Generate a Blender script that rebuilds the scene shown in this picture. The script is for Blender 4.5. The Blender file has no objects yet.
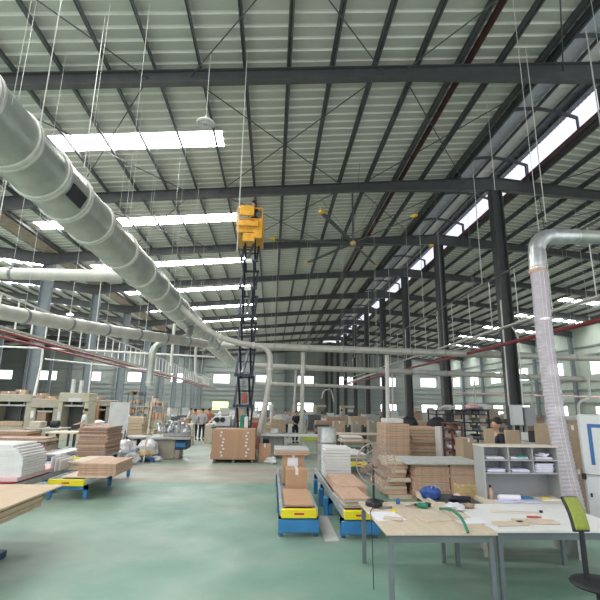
import bpy, math, random
from mathutils import Vector, Matrix
random.seed(7)
PI = math.pi
S = bpy.context.scene
COL = S.collection

# ------------------------------------------------------------------ camera
FPX, PITCH, YAW, ROLL, HC = 445.0, .22966, .0584, -.0167, 2.1
fw = Vector((math.sin(YAW)*math.cos(PITCH), math.cos(YAW)*math.cos(PITCH), math.sin(PITCH)))
ri0 = Vector((math.cos(YAW), -math.sin(YAW), 0)); up0 = ri0.cross(fw)
RI = math.cos(ROLL)*ri0 - math.sin(ROLL)*up0
UP = math.cos(ROLL)*up0 + math.sin(ROLL)*ri0
cd = bpy.data.cameras.new('camera'); cam = bpy.data.objects.new('camera', cd); COL.objects.link(cam)
cd.sensor_width = 36; cd.lens = FPX*36/600; cd.clip_end = 400; cd.clip_start = .05
cam.matrix_world = Matrix(((RI.x, UP.x, -fw.x, 0), (RI.y, UP.y, -fw.y, 0), (RI.z, UP.z, -fw.z, HC), (0, 0, 0, 1)))
S.camera = cam

# ------------------------------------------------------------------ world, light, exposure
w = bpy.data.worlds.new('world'); S.world = w; w.use_nodes = True
bgn = w.node_tree.nodes['Background']; bgn.inputs[0].default_value = (1, 1, .99, 1); bgn.inputs[1].default_value = 1.1
SKY_PANEL, WIN_PANEL, LAMP_PANEL = 19.0, 2.5, 14.0
S.view_settings.view_transform = 'Standard'; S.view_settings.look = 'None'
S.view_settings.gamma = 1; S.view_settings.exposure = 0.25; S.view_settings.use_curve_mapping = False
S.cycles.use_denoising = True
S.cycles.max_bounces = 8; S.cycles.diffuse_bounces = 5
S.cycles.sample_clamp_indirect = 6

# ------------------------------------------------------------------ pixel helpers (photo frame -> true 3D point)
def ray(px, py): return fw + RI*((px-300)/FPX) + UP*((300-py)/FPX)
def P(px, py, Y): d = ray(px, py); t = Y/d.y; return Vector((d.x*t, Y, HC+d.z*t))
def PZ(px, py, z=0): d = ray(px, py); t = (z-HC)/d.z; return Vector((d.x*t, d.y*t, z))

# ------------------------------------------------------------------ materials
MT = {}
def mat(name, col, rough=.6, metal=0, var=.12, scale=4, emit=0, bump=0, alpha=1, col2=None, ns=(1,1,1), spec=.5):
    m = bpy.data.materials.new(name); m.use_nodes = True; nt = m.node_tree; b = nt.nodes['Principled BSDF']
    c = (*col, 1)
    b.inputs['Roughness'].default_value = rough; b.inputs['Metallic'].default_value = metal
    b.inputs['Specular IOR Level'].default_value = spec
    tc = nt.nodes.new('ShaderNodeTexCoord'); mp = nt.nodes.new('ShaderNodeMapping'); mp.inputs['Scale'].default_value = ns
    nt.links.new(tc.outputs['Object'], mp.inputs[0])
    n = nt.nodes.new('ShaderNodeTexNoise'); n.inputs['Scale'].default_value = scale; n.inputs['Detail'].default_value = 4
    nt.links.new(mp.outputs[0], n.inputs['Vector'])
    r = nt.nodes.new('ShaderNodeValToRGB')
    r.color_ramp.elements[0].position = .3; r.color_ramp.elements[1].position = .7
    if col2 is None: col2 = tuple(min(1, v*(1+var)) for v in col); c1 = tuple(v*(1-var) for v in col)
    else: c1 = col
    r.color_ramp.elements[0].color = (*c1, 1); r.color_ramp.elements[1].color = (*col2, 1)
    nt.links.new(n.outputs['Fac'], r.inputs[0]); nt.links.new(r.outputs[0], b.inputs['Base Color'])
    if bump:
        bp = nt.nodes.new('ShaderNodeBump'); bp.inputs['Strength'].default_value = bump; bp.inputs['Distance'].default_value = .02
        nt.links.new(n.outputs['Fac'], bp.inputs['Height']); nt.links.new(bp.outputs[0], b.inputs['Normal'])
    if emit: b.inputs['Emission Color'].default_value = c; b.inputs['Emission Strength'].default_value = emit
    if alpha < 1: b.inputs['Alpha'].default_value = alpha
    MT[name] = m; return m
mat('steel_dark', (.085, .09, .095), .5, .1, .15, 2)
mat('steel_purlin', (.10, .11, .115), .5, .1, .2, 1.5)
mat('steel_grey', (.17, .20, .22), .55, .1, .1, 2)
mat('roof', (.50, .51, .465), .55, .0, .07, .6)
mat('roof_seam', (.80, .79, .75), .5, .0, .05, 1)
mat('monitor_sheet', (.55, .57, .62), .45, .2, .08, 1)
mat('gutter', (.28, .22, .18), .7, 0, .3, 3)
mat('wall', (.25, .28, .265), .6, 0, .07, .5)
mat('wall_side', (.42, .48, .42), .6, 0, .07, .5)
mat('girt', (.20, .24, .25), .6, 0, .1, 2)
mat('skylight', (1, 1, .985), .5, 0, .03, 1, emit=SKY_PANEL)
mat('monitor_light', (.86, .86, 1), .5, 0, .06, 3, emit=.85)
mat('window_pane', (.95, .98, 1), .4, 0, .03, 1, emit=WIN_PANEL)
mat('window_green', (.72, .95, .36), .4, 0, .2, 1, emit=1.3)
mat('lamp_glow', (1, 1, .97), .4, 0, 0, 1, emit=LAMP_PANEL)
mat('galv', (.44, .48, .44), .33, .5, .16, 2.2)
mat('galv_ring', (.66, .66, .62), .45, .3, .1, 6)
mat('galv_bright', (.62, .64, .66), .3, .75, .2, 6)
mat('pipe', (.56, .55, .51), .38, .25, .12, 3)
mat('pipe_white', (.72, .72, .69), .5, 0, .08, 4)
mat('red_pipe', (.24, .03, .04), .45, 0, .2, 3)
mat('brown_pipe', (.14, .06, .06), .5, 0, .25, 3)
mat('rope', (.62, .63, .6), .7, 0, .05, 3)
mat('black', (.02, .021, .025), .5, 0, .2, 4)
mat('lift_dark', (.035, .042, .07), .45, .2, .2, 4)
mat('yellow', (.78, .50, .03), .45, 0, .08, 5)
mat('lift_yellow', (.72, .36, .03), .45, 0, .2, 6)
mat('bar_yellow', (.88, .74, .02), .45, 0, .05, 5)
mat('blue', (.04, .23, .52), .45, 0, .12, 5)
mat('navy', (.03, .07, .15), .5, 0, .2, 5)
mat('red', (.55, .05, .05), .5, 0, .15, 5)
mat('rail', (.60, .63, .66), .35, .5, .1, 5)
mat('roller', (.38, .40, .42), .35, .7, .15, 5)
mat('plywood', (.56, .42, .29), .6, 0, 0, 3, col2=(.66, .51, .36), ns=(1, 6, 1))
mat('plywood_pale', (.64, .53, .41), .6, 0, 0, 3, col2=(.72, .62, .50), ns=(6, 1, 1))
mat('board_pink', (.55, .35, .25), .7, 0, 0, 4, col2=(.66, .45, .34), ns=(5, 1, 2))
mat('board_brown', (.34, .23, .18), .7, 0, 0, 4, col2=(.45, .31, .25), ns=(5, 1, 2))
mat('board_salmon', (.62, .40, .29), .7, 0, 0, 4, col2=(.72, .50, .38), ns=(5, 1, 2))
mat('board_tan', (.45, .34, .24), .7, 0, 0, 4, col2=(.56, .44, .32), ns=(5, 1, 2))
mat('board_orange', (.48, .27, .14), .7, 0, 0, 4, col2=(.60, .36, .20), ns=(5, 1, 2))
mat('board_grey', (.52, .53, .52), .6, 0, .08, 3)
mat('carton', (.52, .32, .20), .75, 0, .06, 6)
mat('carton_tan', (.42, .32, .22), .75, 0, .06, 6)
mat('tape', (.80, .77, .72), .4, 0, .02, 6)
mat('white', (.80, .80, .80), .55, 0, .03, 4)
mat('paper', (.86, .86, .92), .7, 0, .04, 8)
mat('paper_blue', (.62, .62, .85), .7, 0, .1, 8)
mat('foam', (.82, .80, .81), .8, 0, .04, 9, bump=.3)
mat('pink', (.78, .52, .55), .7, 0, .06, 6)
mat('plastic_bag', (.70, .70, .73), .25, 0, .2, 9, bump=.6)
mat('beige', (.37, .34, .28), .55, 0, .1, 3)
mat('beige_light', (.52, .49, .39), .55, 0, .08, 3)
mat('machine_grey', (.42, .43, .42), .5, .1, .15, 3)
mat('machine_white', (.66, .67, .66), .5, 0, .08, 3)
mat('laminate', (.34, .36, .39), .5, 0, .04, 3)
mat('laminate_side', (.42, .43, .43), .5, 0, .04, 3)
mat('laminate_edge', (.66, .60, .52), .5, 0, .05, 3)
mat('cabinet', (.72, .74, .76), .4, 0, .02, 3)
mat('cabinet_blue', (.05, .16, .42), .4, 0, .05, 3)
mat('hose', (.62, .57, .64), .35, 0, .08, 9, alpha=.82)
mat('hose_wire', (.74, .73, .76), .4, .1, .05, 9)
mat('lime', (.36, .42, .05), .6, 0, .15, 20)
mat('teal', (.02, .30, .30), .5, 0, .15, 5)
mat('green', (.02, .22, .14), .5, 0, .15, 5)
mat('blue_cloth', (.04, .10, .35), .8, 0, .3, 12, bump=.4)
mat('grey_metal', (.30, .31, .33), .35, .7, .25, 8)
mat('fan_wire', (.42, .36, .33), .4, .4, .1, 6)
mat('hub_gold', (.62, .44, .16), .45, 0, .1, 5)
mat('skin', (.50, .30, .21), .6, 0, .06, 6)
mat('hair', (.012, .010, .010), .6, 0, .2, 20)
mat('cloth_dark', (.02, .022, .035), .8, 0, .25, 12)
mat('cloth_white', (.68, .70, .74), .8, 0, .06, 12)
mat('cloth_grey', (.40, .41, .45), .8, 0, .1, 12)
mat('cloth_blue', (.30, .38, .55), .8, 0, .1, 12)
mat('cloth_red', (.38, .10, .08), .8, 0, .15, 12)
mat('hessian', (.62, .47, .24), .8, 0, .2, 15, bump=.3)

def floor_mat():
    m = bpy.data.materials.new('floor_paint'); m.use_nodes = True; nt = m.node_tree; b = nt.nodes['Principled BSDF']; L = nt.links.new
    g = nt.nodes.new('ShaderNodeNewGeometry'); sx = nt.nodes.new('ShaderNodeSeparateXYZ'); L(g.outputs['Position'], sx.inputs[0])
    def noise(sc, det, scale=(1,1,1)):
        mp = nt.nodes.new('ShaderNodeMapping'); mp.inputs['Scale'].default_value = scale; L(g.outputs['Position'], mp.inputs[0])
        n = nt.nodes.new('ShaderNodeTexNoise'); n.inputs['Scale'].default_value = sc; n.inputs['Detail'].default_value = det; L(mp.outputs[0], n.inputs['Vector']); return n.outputs['Fac']
    def ramp(src, stops):
        r = nt.nodes.new('ShaderNodeValToRGB'); e = r.color_ramp.elements
        e[0].position, e[0].color = stops[0][0], (*stops[0][1], 1); e[1].position, e[1].color = stops[-1][0], (*stops[-1][1], 1)
        for p, c in stops[1:-1]: x = e.new(p); x.color = (*c, 1)
        L(src, r.inputs[0]); return r.outputs[0]
    def mix(f, a, b2, t='MIX'):
        x = nt.nodes.new('ShaderNodeMix'); x.data_type = 'RGBA'; x.blend_type = t
        if isinstance(f, float): x.inputs[0].default_value = f
        else: L(f, x.inputs[0])
        L(a, x.inputs[6]); L(b2, x.inputs[7]); return x.outputs[2]
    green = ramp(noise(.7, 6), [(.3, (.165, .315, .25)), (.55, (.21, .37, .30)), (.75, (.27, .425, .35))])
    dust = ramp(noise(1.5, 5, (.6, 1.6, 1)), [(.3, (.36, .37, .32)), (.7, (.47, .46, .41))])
    # painted aisle strip: worn to grey between two faded red lines
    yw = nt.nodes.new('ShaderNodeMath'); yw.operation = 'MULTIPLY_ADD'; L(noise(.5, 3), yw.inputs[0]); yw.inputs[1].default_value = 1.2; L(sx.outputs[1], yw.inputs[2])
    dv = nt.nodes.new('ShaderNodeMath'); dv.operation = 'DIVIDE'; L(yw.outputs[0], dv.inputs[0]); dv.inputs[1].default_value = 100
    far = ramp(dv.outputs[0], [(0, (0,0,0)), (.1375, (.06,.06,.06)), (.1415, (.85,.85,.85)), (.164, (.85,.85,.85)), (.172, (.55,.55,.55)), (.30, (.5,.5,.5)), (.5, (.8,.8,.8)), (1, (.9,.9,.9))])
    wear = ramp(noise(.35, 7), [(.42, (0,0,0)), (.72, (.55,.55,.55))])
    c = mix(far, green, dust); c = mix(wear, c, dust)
    dy = nt.nodes.new('ShaderNodeMath'); dy.operation = 'DIVIDE'; L(sx.outputs[1], dy.inputs[0]); dy.inputs[1].default_value = 100
    lines = ramp(dy.outputs[0], [(0, (0,0,0)), (.1305, (0,0,0)), (.132, (.85,.85,.85)), (.1345, (.85,.85,.85)), (.136, (0,0,0)), (.1505, (0,0,0)), (.152, (.8,.8,.8)), (.155, (.8,.8,.8)), (.1565, (0,0,0)), (1, (0,0,0))])
    rd = ramp(noise(3, 2), [(.3, (.42, .25, .21)), (.7, (.47, .33, .28))])
    c = mix(lines, c, rd)
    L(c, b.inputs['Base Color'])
    rr = ramp(noise(1.2, 4), [(.3, (.32,.32,.32)), (.7, (.6,.6,.6))]); L(rr, b.inputs['Roughness'])
    b.inputs['Specular IOR Level'].default_value = .4
    MT['floor'] = m
floor_mat()

# ------------------------------------------------------------------ mesh builder
class MB:
    def __init__(s, T=None): s.v = []; s.f = []; s.m = []; s.T = T; s.mi = 0
    def add(s, vs, fs):
        o = len(s.v)
        for v in vs: s.v.append((s.T @ Vector(v)) if s.T else Vector(v))
        for f in fs: s.f.append([o+i for i in f]); s.m.append(s.mi)
        return s
    def box(s, x0, x1, y0, y1, z0, z1):
        return s.add([(x0,y0,z0),(x1,y0,z0),(x1,y1,z0),(x0,y1,z0),(x0,y0,z1),(x1,y0,z1),(x1,y1,z1),(x0,y1,z1)],
                     [(0,3,2,1),(4,5,6,7),(0,1,5,4),(1,2,6,5),(2,3,7,6),(3,0,4,7)])
    def cbox(s, x, y, z, dx, dy, dz): return s.box(x-dx/2, x+dx/2, y-dy/2, y+dy/2, z, z+dz)
    def chbox(s, x0, x1, y0, y1, z0, z1, b=.01):   # box with bevelled edges
        vs = []; 
        for z, i in ((z0, b), (z0+b, 0), (z1-b, 0), (z1, b)):
            X0, X1, Y0, Y1 = x0+i, x1-i, y0+i, y1-i
            c = b if i == 0 else b*.6
            vs += [(X0+c,Y0,z),(X1-c,Y0,z),(X1,Y0+c,z),(X1,Y1-c,z),(X1-c,Y1,z),(X0+c,Y1,z),(X0,Y1-c,z),(X0,Y0+c,z)]
        fs = [tuple(range(7,-1,-1)), tuple(range(24,32))]
        for r in range(3):
            for k in range(8): a = r*8+k; c2 = r*8+(k+1) % 8; fs.append((a, c2, c2+8, a+8))
        return s.add(vs, fs)
    def bar(s, p, q, w, h=None, up=(0,0,1)):
        p = Vector(p); q = Vector(q); h = h or w; d = (q-p)
        if d.length < 1e-6: return s
        d.normalize(); u = Vector(up)
        if abs(d.dot(u)) > .95: u = Vector((0,1,0))
        a = d.cross(u).normalized(); u = a.cross(d)
        vs = []
        for c in (p, q):
            for i, j in ((-1,-1),(1,-1),(1,1),(-1,1)): vs.append(c+a*i*w/2+u*j*h/2)
        return s.add(vs, [(0,3,2,1),(4,5,6,7),(0,1,5,4),(1,2,6,5),(2,3,7,6),(3,0,4,7)])
    def ibeam(s, p, q, w, h, t=.03, up=(0,0,1)):
        p = Vector(p); q = Vector(q); d = (q-p).normalized(); u = Vector(up)
        a = d.cross(u).normalized(); u = a.cross(d)
        s.bar(p, q, t, h-.02, up)
        for k in (-1, 1): o = u*k*(h/2-t/2); s.bar(p+o, q+o, w, t, up)
        return s
    def tube(s, pts, r, n=10, cap=True, rs=None):
        pts = [Vector(p) for p in pts]; N = len(pts); rings = []; pu = None
        for i in range(N):
            d = (pts[min(i+1,N-1)]-pts[max(i-1,0)]).normalized()
            if pu is None: u = Vector((0,0,1)) if abs(d.z) < .9 else Vector((0,1,0))
            else: u = pu
            a = d.cross(u).normalized(); u = a.cross(d).normalized(); pu = u
            R = rs[i] if rs else r
            rings.append([pts[i]+(a*math.cos(t)+u*math.sin(t))*R for t in (2*PI*k/n for k in range(n))])
        vs = [v for g in rings for v in g]; fs = []
        for i in range(N-1):
            for k in range(n): a = i*n+k; b = i*n+(k+1) % n; fs.append((a, a+n, b+n, b))
        if cap: fs.append(tuple(range(n))); fs.append(tuple(range((N-1)*n+n-1, (N-1)*n-1, -1)))
        return s.add(vs, fs)
    def lathe(s, prof, c, n=16):
        c = Vector(c); vs = []; fs = []
        for r, z in prof:
            for k in range(n): t = 2*PI*k/n; vs.append((c.x+r*math.cos(t), c.y+r*math.sin(t), c.z+z))
        for i in range(len(prof)-1):
            for k in range(n): a = i*n+k; b = i*n+(k+1) % n; fs.append((a, b, b+n, a+n))
        fs.append(tuple(range(n-1,-1,-1))); m = (len(prof)-1)*n; fs.append(tuple(range(m, m+n)))
        return s.add(vs, fs)
    def prism(s, poly, z0, z1):
        n = len(poly); vs = [(x,y,z0) for x,y in poly]+[(x,y,z1) for x,y in poly]
        return s.add(vs, [tuple(range(n-1,-1,-1)), tuple(range(n,2*n))]+[(i,(i+1)%n,n+(i+1)%n,n+i) for i in range(n)])
    def prism_y(s, poly, y0, y1):
        n = len(poly); vs = [(x,y0,z) for x,z in poly]+[(x,y1,z) for x,z in poly]
        return s.add(vs, [tuple(range(n)), tuple(range(2*n-1,n-1,-1))]+[(i,n+i,n+(i+1)%n,(i+1)%n) for i in range(n)])
    def blob(s, c, r, n=14, m=9, amp=.15, seed=0, flat=.35):   # crumpled sack
        rnd = random.Random(seed); c = Vector(c); vs = []; fs = []
        ph = [rnd.uniform(0, 6) for _ in range(6)]
        for j in range(m+1):
            th = PI*j/m
            for k in range(n):
                t = 2*PI*k/n
                d = 1+amp*(math.sin(3*t+ph[0]+2*th)+.7*math.sin(5*t-3*th+ph[1])+.6*math.sin(7*th+ph[2]+t))*math.sin(th)+rnd.uniform(-amp,amp)*.4*math.sin(th)
                z = math.cos(th)*r[2]*d
                vs.append((c.x+r[0]*math.sin(th)*math.cos(t)*d, c.y+r[1]*math.sin(th)*math.sin(t)*d, max(c.z+z, c.z-r[2]*(1-flat))))
        for j in range(m):
            for k in range(n): a = j*n+k; b = j*n+(k+1) % n; fs.append((a, a+n, b+n, b))
        return s.add(vs, fs)
    def build(s, name, m, parent=None, ang=35, local=False):
        me = bpy.data.meshes.new(name)
        if parent is not None: o = Vector((0,0,0)) if local else ORG[parent.name]
        elif local: o = Vector((0,0,0))
        else:
            xs = [v.x for v in s.v]; ys = [v.y for v in s.v]; zs = [v.z for v in s.v]
            o = Vector(((min(xs)+max(xs))/2, (min(ys)+max(ys))/2, min(zs)))
        me.from_pydata([v-o for v in s.v], [], s.f)
        ms = m if isinstance(m, (list, tuple)) else [m]
        for x in ms: me.materials.append(MT[x])
        for p, i in zip(me.polygons, s.m): p.material_index = i; p.use_smooth = True
        me.update(); me.set_sharp_from_angle(angle=math.radians(ang))
        ob = bpy.data.objects.new(name, me); COL.objects.link(ob)
        if parent is not None: ob.parent = parent; ORG[ob.name] = ORG[parent.name]
        else: ob.location = o; ORG[ob.name] = o
        return ob
ORG = {}
def tag(o, label=None, cat=None, group=None, kind=None):
    if label: o['label'] = label
    if cat: o['category'] = cat
    if group: o['group'] = group
    if kind: o['kind'] = kind
    return o
def thing(name, label, cat, loc, group=None):
    o = bpy.data.objects.new(name, None); COL.objects.link(o); o.location = loc; o.empty_display_size = .2
    ORG[o.name] = Vector(loc); return tag(o, label, cat, group)
def structure(o): o['kind'] = 'structure'; return o
def kids(o): return [c for c in list(COL.objects) if c.parent == o]
def clone(o, loc, label=None, group=None, rz=None, parent=None, ch=None):
    c = o.copy(); COL.objects.link(c)
    if parent is None:
        c.location = loc
        if rz is not None: c.rotation_euler.z = rz
        if label: c['label'] = label
        if group: c['group'] = group
    else: c.parent = parent
    for k in (ch if ch is not None else kids(o)): clone(k, None, parent=c)
    return c

# ================================================================== BUILDING SHELL
BAY, YB = 8.0, 20.44
XR, XL, XLL, XRR, XE = 11.16, -14.56, -40.3, 36.9, -66.0
SL = .0915
ZR = HC+11.28            # rafter centre height on the ridge line
ZV = ZR-SL*(XR-XL)
YN, YF = -3.5, YB+9*BAY
def zraf(x):
    if x >= XL: return ZR-SL*abs(x-XR)
    return ZV+SL*(XL-x) if x > XLL else ZV+SL*(XL-XLL)-SL*(XLL-x)
zroof = lambda x: zraf(x)+.62
FR = [YB+BAY*k for k in range(-3, 10)]

structure(MB().box(XE-.3, XRR+.3, YN-1, YF+.3, -.3, 0).build('floor', 'floor'))

SKY_Y = [(-1.2+.0, 0)]  # filled below
def sky_spans():
    out = []
    for k in range(len(FR)-1):
        yc = FR[k]+4.15
        out.append((yc-.66, yc+.66))
    return out
SPANS = sky_spans()
def roof_sheet(xa, xb, ya, yb, name, skip=None, smat=('roof', 'roof_seam')):
    # ribbed sheets running down the slope; rib pitch along Y
    g = MB(); y = ya; za, zb = zroof(xa), zroof(xb)
    while y < yb-1e-3:
        ys = [y, y+.30, y+.335, y+.40, y+.435, y+.47]
        for i, (dz0, dz1) in enumerate(((0,0),(0,.05),(.05,.05),(.05,0),(0,0))):
            a, b = ys[i], min(ys[i+1], yb)
            if a >= yb: break
            if skip and any(a > s0-.05 and b < s1+.05 for s0, s1 in skip): continue
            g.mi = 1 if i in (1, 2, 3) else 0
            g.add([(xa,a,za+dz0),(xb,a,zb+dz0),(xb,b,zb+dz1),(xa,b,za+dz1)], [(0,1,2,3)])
        y += .47
    return structure(g.build(name, smat))
MX0, MX1 = XR-1.95, XR+1.95     # monitor opening
SKL = (-13.6, -2.35)            # skylight extent on the left slope
SKR = (27.6, 36.1)
SKF = (-38.5, -16.5)
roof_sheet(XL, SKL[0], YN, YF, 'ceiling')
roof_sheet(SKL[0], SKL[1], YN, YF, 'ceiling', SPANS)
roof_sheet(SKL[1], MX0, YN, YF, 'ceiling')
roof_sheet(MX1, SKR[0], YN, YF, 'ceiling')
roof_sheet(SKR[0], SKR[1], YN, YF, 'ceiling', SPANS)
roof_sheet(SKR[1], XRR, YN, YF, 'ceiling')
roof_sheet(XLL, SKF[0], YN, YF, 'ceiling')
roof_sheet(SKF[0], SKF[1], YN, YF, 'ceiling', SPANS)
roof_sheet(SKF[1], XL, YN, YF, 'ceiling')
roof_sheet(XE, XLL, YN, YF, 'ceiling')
for (a, b) in SPANS:
    for (x0, x1) in (SKL, SKR, SKF):
        g = MB(); n = 4
        z0, z1 = zroof(x0)+.03, zroof(x1)+.03
        g.add([(x0,a,z0),(x1,a,z1),(x1,b,z1),(x0,b,z0)], [(0,1,2,3)])
        structure(g.build('skylight', 'skylight'))

# purlins
def purlin(x, y0=YN, y1=YF, h=.22, m='steel_purlin', w=.075):
    z = zraf(x)+.33
    g = MB(); g.box(x-.012, x+.012, y0, y1, z, z+h); g.box(x-.012, x+w, y0, y1, z, z+.015); g.box(x-w, x+.012, y0, y1, z+h-.015, z+h)
    structure(g.build('purlin', m))
xs = [XL+.6+1.42*k for k in range(17)]
for x in xs:
    if x < MX0-.3: purlin(x)
purlin(MX0-.05, h=.3, w=.1); purlin(MX1+.05, h=.3, w=.1)
purlin(6.25, h=.26, m='brown_pipe', w=.05)
for k in range(17):
    x = MX1+1.3+1.42*k
    if x < XRR-.2: purlin(x)
for k in range(18):
    x = XL-.7-1.5*k
    if x > XLL: purlin(x)
for k in range(0, 17, 2):
    x = XLL-.7-1.5*k
    if x > XE: purlin(x)

# rafters (one per frame and span) and columns
def rafter(pts, y, label, group, wd=.26):
    g = MB()
    for (a, ha), (b, hb) in zip(pts, pts[1:]):
        za, zb = zraf(a)+.33, zraf(b)+.33
        for x0, x1, h0, h1 in ((a, b, ha, hb),):
            g.add([(x0,y-.012,za-h0),(x1,y-.012,zb-h1),(x1,y-.012,zb),(x0,y-.012,za),(x0,y+.012,za-h0),(x1,y+.012,zb-h1),(x1,y+.012,zb),(x0,y+.012,za)],
                  [(0,1,2,3),(7,6,5,4),(0,4,5,1),(3,2,6,7)])
            g.bar((x0,y,za-.015), (x1,y,zb-.015), wd, .03); g.bar((x0,y,za-h0+.015), (x1,y,zb-h1+.015), wd, .03)
        g.bar((b, y, zb-.02), (b, y, zb-hb+.02), wd*.9, .02)
    return tag(g.build('roof_beam', 'steel_dark'), label, 'beam', group)
ordn = ['nearest', 'second', 'third', 'fourth', 'fifth', 'sixth', 'seventh', 'eighth', 'ninth', 'tenth', 'eleventh']
for k, y in enumerate(FR):
    if k < 1: continue
    n = ordn[k-1] if k-1 < len(ordn) else 'farthest'
    rafter([(XL, .74), (XL+5, .46), (XR-7, .44), (XR-1.2, .68), (XR, .7)], y, f'{n} dark steel roof beam rising to the ridge column line from the left', 'roof beams left of the ridge')
    rafter([(XR, .7), (XR+1.2, .68), (XR+7, .44), (XRR-5, .46), (XRR, .74)], y, f'{n} dark steel roof beam sloping down from ridge to the right wall', 'roof beams right of the ridge')
    if k > 2: rafter([(XLL, .8), (XLL+6, .6), (XL-5, .56), (XL, .8)], y, f'{n} dark steel roof beam over the far left span', 'roof beams of the far left span')
    if k > 5: rafter([(XE, .8), (XLL, .8)], y, f'{n} dark steel roof beam beyond the far left column line', 'roof beams beyond the far left columns')
def column(x, y, m, label, group, d=.5, wd=.32, ztop=None):
    zt = ztop or zraf(x)-.42
    g = MB(); 
    g.box(x-d/2, x+d/2, y-.012, y+.012, 0, zt)
    for s in (-1, 1): g.box(x+s*d/2-.015, x+s*d/2+.015, y-wd/2, y+wd/2, 0, zt)
    g.cbox(x, y, 0, d+.2, wd+.14, .03)
    return tag(g.build('steel_column', m), label, 'column', group)
for k in range(1, 13):
    y = FR[k]; n = ordn[k-1] if k-1 < len(ordn) else 'farthest'
    if k >= 2: column(XR, y, 'steel_dark', f'{ordn[k-2]} dark steel column of the row under the roof ridge', 'columns under the ridge', d=.5, wd=.5)
    if k >= 2: column(XL, y, 'steel_grey', f'{ordn[k-2]} grey steel column of the left row under the roof valley', 'columns under the left valley', d=.62, wd=.36)
    if k >= 5: column(XLL, y, 'steel_grey', f'{n} grey steel column of the far left row', 'columns of the far left row', d=.5)
    if k >= 5: column(XRR-.42, y, 'steel_grey', f'{n} grey steel column against the right wall', 'columns along the right wall', d=.4)
# gutter along the valley
g = MB(); zg = ZV-.28
g.box(XL-.5, XL+.5, YN, YF, zg+.62, zg+.65); g.box(XL-.53, XL-.5, YN, YF, zg+.62, zg+.9); g.box(XL+.5, XL+.53, YN, YF, zg+.62, zg+.9)
tag(g.build('valley_gutter', 'gutter'), 'rusty brown sheet gutter under the left roof valley', 'gutter')

# ridge monitor: raised slot with its own little roof
zm = zroof(MX0); ZT = zm+1.25
def corr(name, pts, m, nrib=.25, kind=True):
    (x0, z0), (x1, z1) = pts; g = MB(); y = YN
    dx, dz = -(z1-z0), (x1-x0); L = math.hypot(dx, dz); dx, dz = dx/L*.03, dz/L*.03; i = 0
    while y < YF:
        y2 = min(y+nrib, YF); a, b = (1, 0) if i % 2 else (0, 1)
        g.add([(x0+dx*a,y,z0+dz*a),(x1+dx*a,y,z1+dz*a),(x1+dx*b,y2,z1+dz*b),(x0+dx*b,y2,z0+dz*b)], [(0,1,2,3)]); y = y2; i += 1
    return structure(g.build(name, m))
RM = lambda x: ZT+.30-.10*abs(x-XR)
corr('ceiling', ((MX0-.35, RM(MX0-.35)), (MX0+2.25, RM(MX0+2.25))), 'monitor_sheet')
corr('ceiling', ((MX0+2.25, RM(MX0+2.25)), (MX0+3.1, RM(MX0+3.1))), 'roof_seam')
corr('ceiling', ((MX0+3.1, RM(MX0+3.1)), (MX1+.35, RM(MX1+.35))), 'steel_purlin')
corr('ceiling', ((MX0-.05, zm), (MX0-.05, RM(MX0)-.05)), 'monitor_sheet')
corr('window_12', ((MX1+.05, zm+.2), (MX1+.05, RM(MX1)-.05)), 'monitor_light', .12)
structure(MB().box(MX1+.02, MX1+.06, YN, YF, zm-.1, zm+.2).build('trim_1', 'steel_purlin'))
for x in (MX0+.75, MX0+2.3, MX0+3.1, MX1-.3):
    structure(MB().box(x-.03, x+.03, YN, YF, RM(x)-.16, RM(x)-.01).build('purlin', 'steel_purlin'))
for k, y in enumerate(FR):
    if k < 1: continue
    for yy in (y, y+4) if k < 12 else (y,):
        g = MB(); b = zraf(XR)+.3
        if yy == y:
            for x in (MX0+.1, MX1-.1): g.bar((x,yy,zraf(x)+.3), (x,yy,zm+.75), .13, .13)
        arc = [(MX0+.1+(MX1-MX0-.2)*t, yy, zm+.72+.34*math.sin(PI*t)) for t in [i/10 for i in range(11)]]
        for p, q in zip(arc, arc[1:]): g.bar(p, q, .08, .14)
        if yy != y:
            for x in (MX0+.1, MX1-.1): g.bar((x,yy,zm+.1), (x,yy,zm+.75), .08, .08)
        tag(g.build('monitor_arch', 'steel_purlin'), f"curved dark steel arch of the ridge vent {'above' if yy == y else 'midway beyond'} the {ordn[k-1] if k < 12 else 'farthest'} roof beam", 'arch', 'arches of the raised ridge vent')
for dx, z, r, lb in ((.0, -.12, .085, 'left of the two'), (.38, -.22, .075, 'right of the two')):
    zz = zraf(MX1+dx-.3)+.33-(-.30)+z
    tag(MB().tube([(MX1-.28+dx, YN+.2, zz), (MX1-.28+dx, YF-.2, zz)], r, 8).build('ridge_pipe', 'brown_pipe'), f'long brown pipe along the ridge vent, {lb}', 'pipe')

# walls with window openings
WN = [20]
def wall_y(name, y, x0, x1, z1f, holes, m, t=.08):   # wall perpendicular to Y
    xs = sorted({x0, x1} | {h[0] for h in holes} | {h[1] for h in holes})
    g = MB()
    for a, b in zip(xs, xs[1:]):
        hs = sorted([(h[2], h[3]) for h in holes if h[0] < (a+b)/2 < h[1]]); z = 0
        segs = []
        for h0, h1 in hs: segs.append((z, h0)); z = h1
        for s0, s1 in segs: g.box(a, b, y, y+t, s0, s1)
        # top panel follows roof slope
        n = max(1, int((b-a)/4)); 
        for i in range(n):
            xa, xb = a+(b-a)*i/n, a+(b-a)*(i+1)/n
            g.add([(xa,y,z),(xb,y,z),(xb,y,z1f(xb)),(xa,y,z1f(xa)),(xa,y+t,z),(xb,y+t,z),(xb,y+t,z1f(xb)),(xa,y+t,z1f(xa))], [(0,1,2,3),(7,6,5,4),(0,4,5,1),(3,2,6,7)])
    return structure(g.build(name, m))
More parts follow.
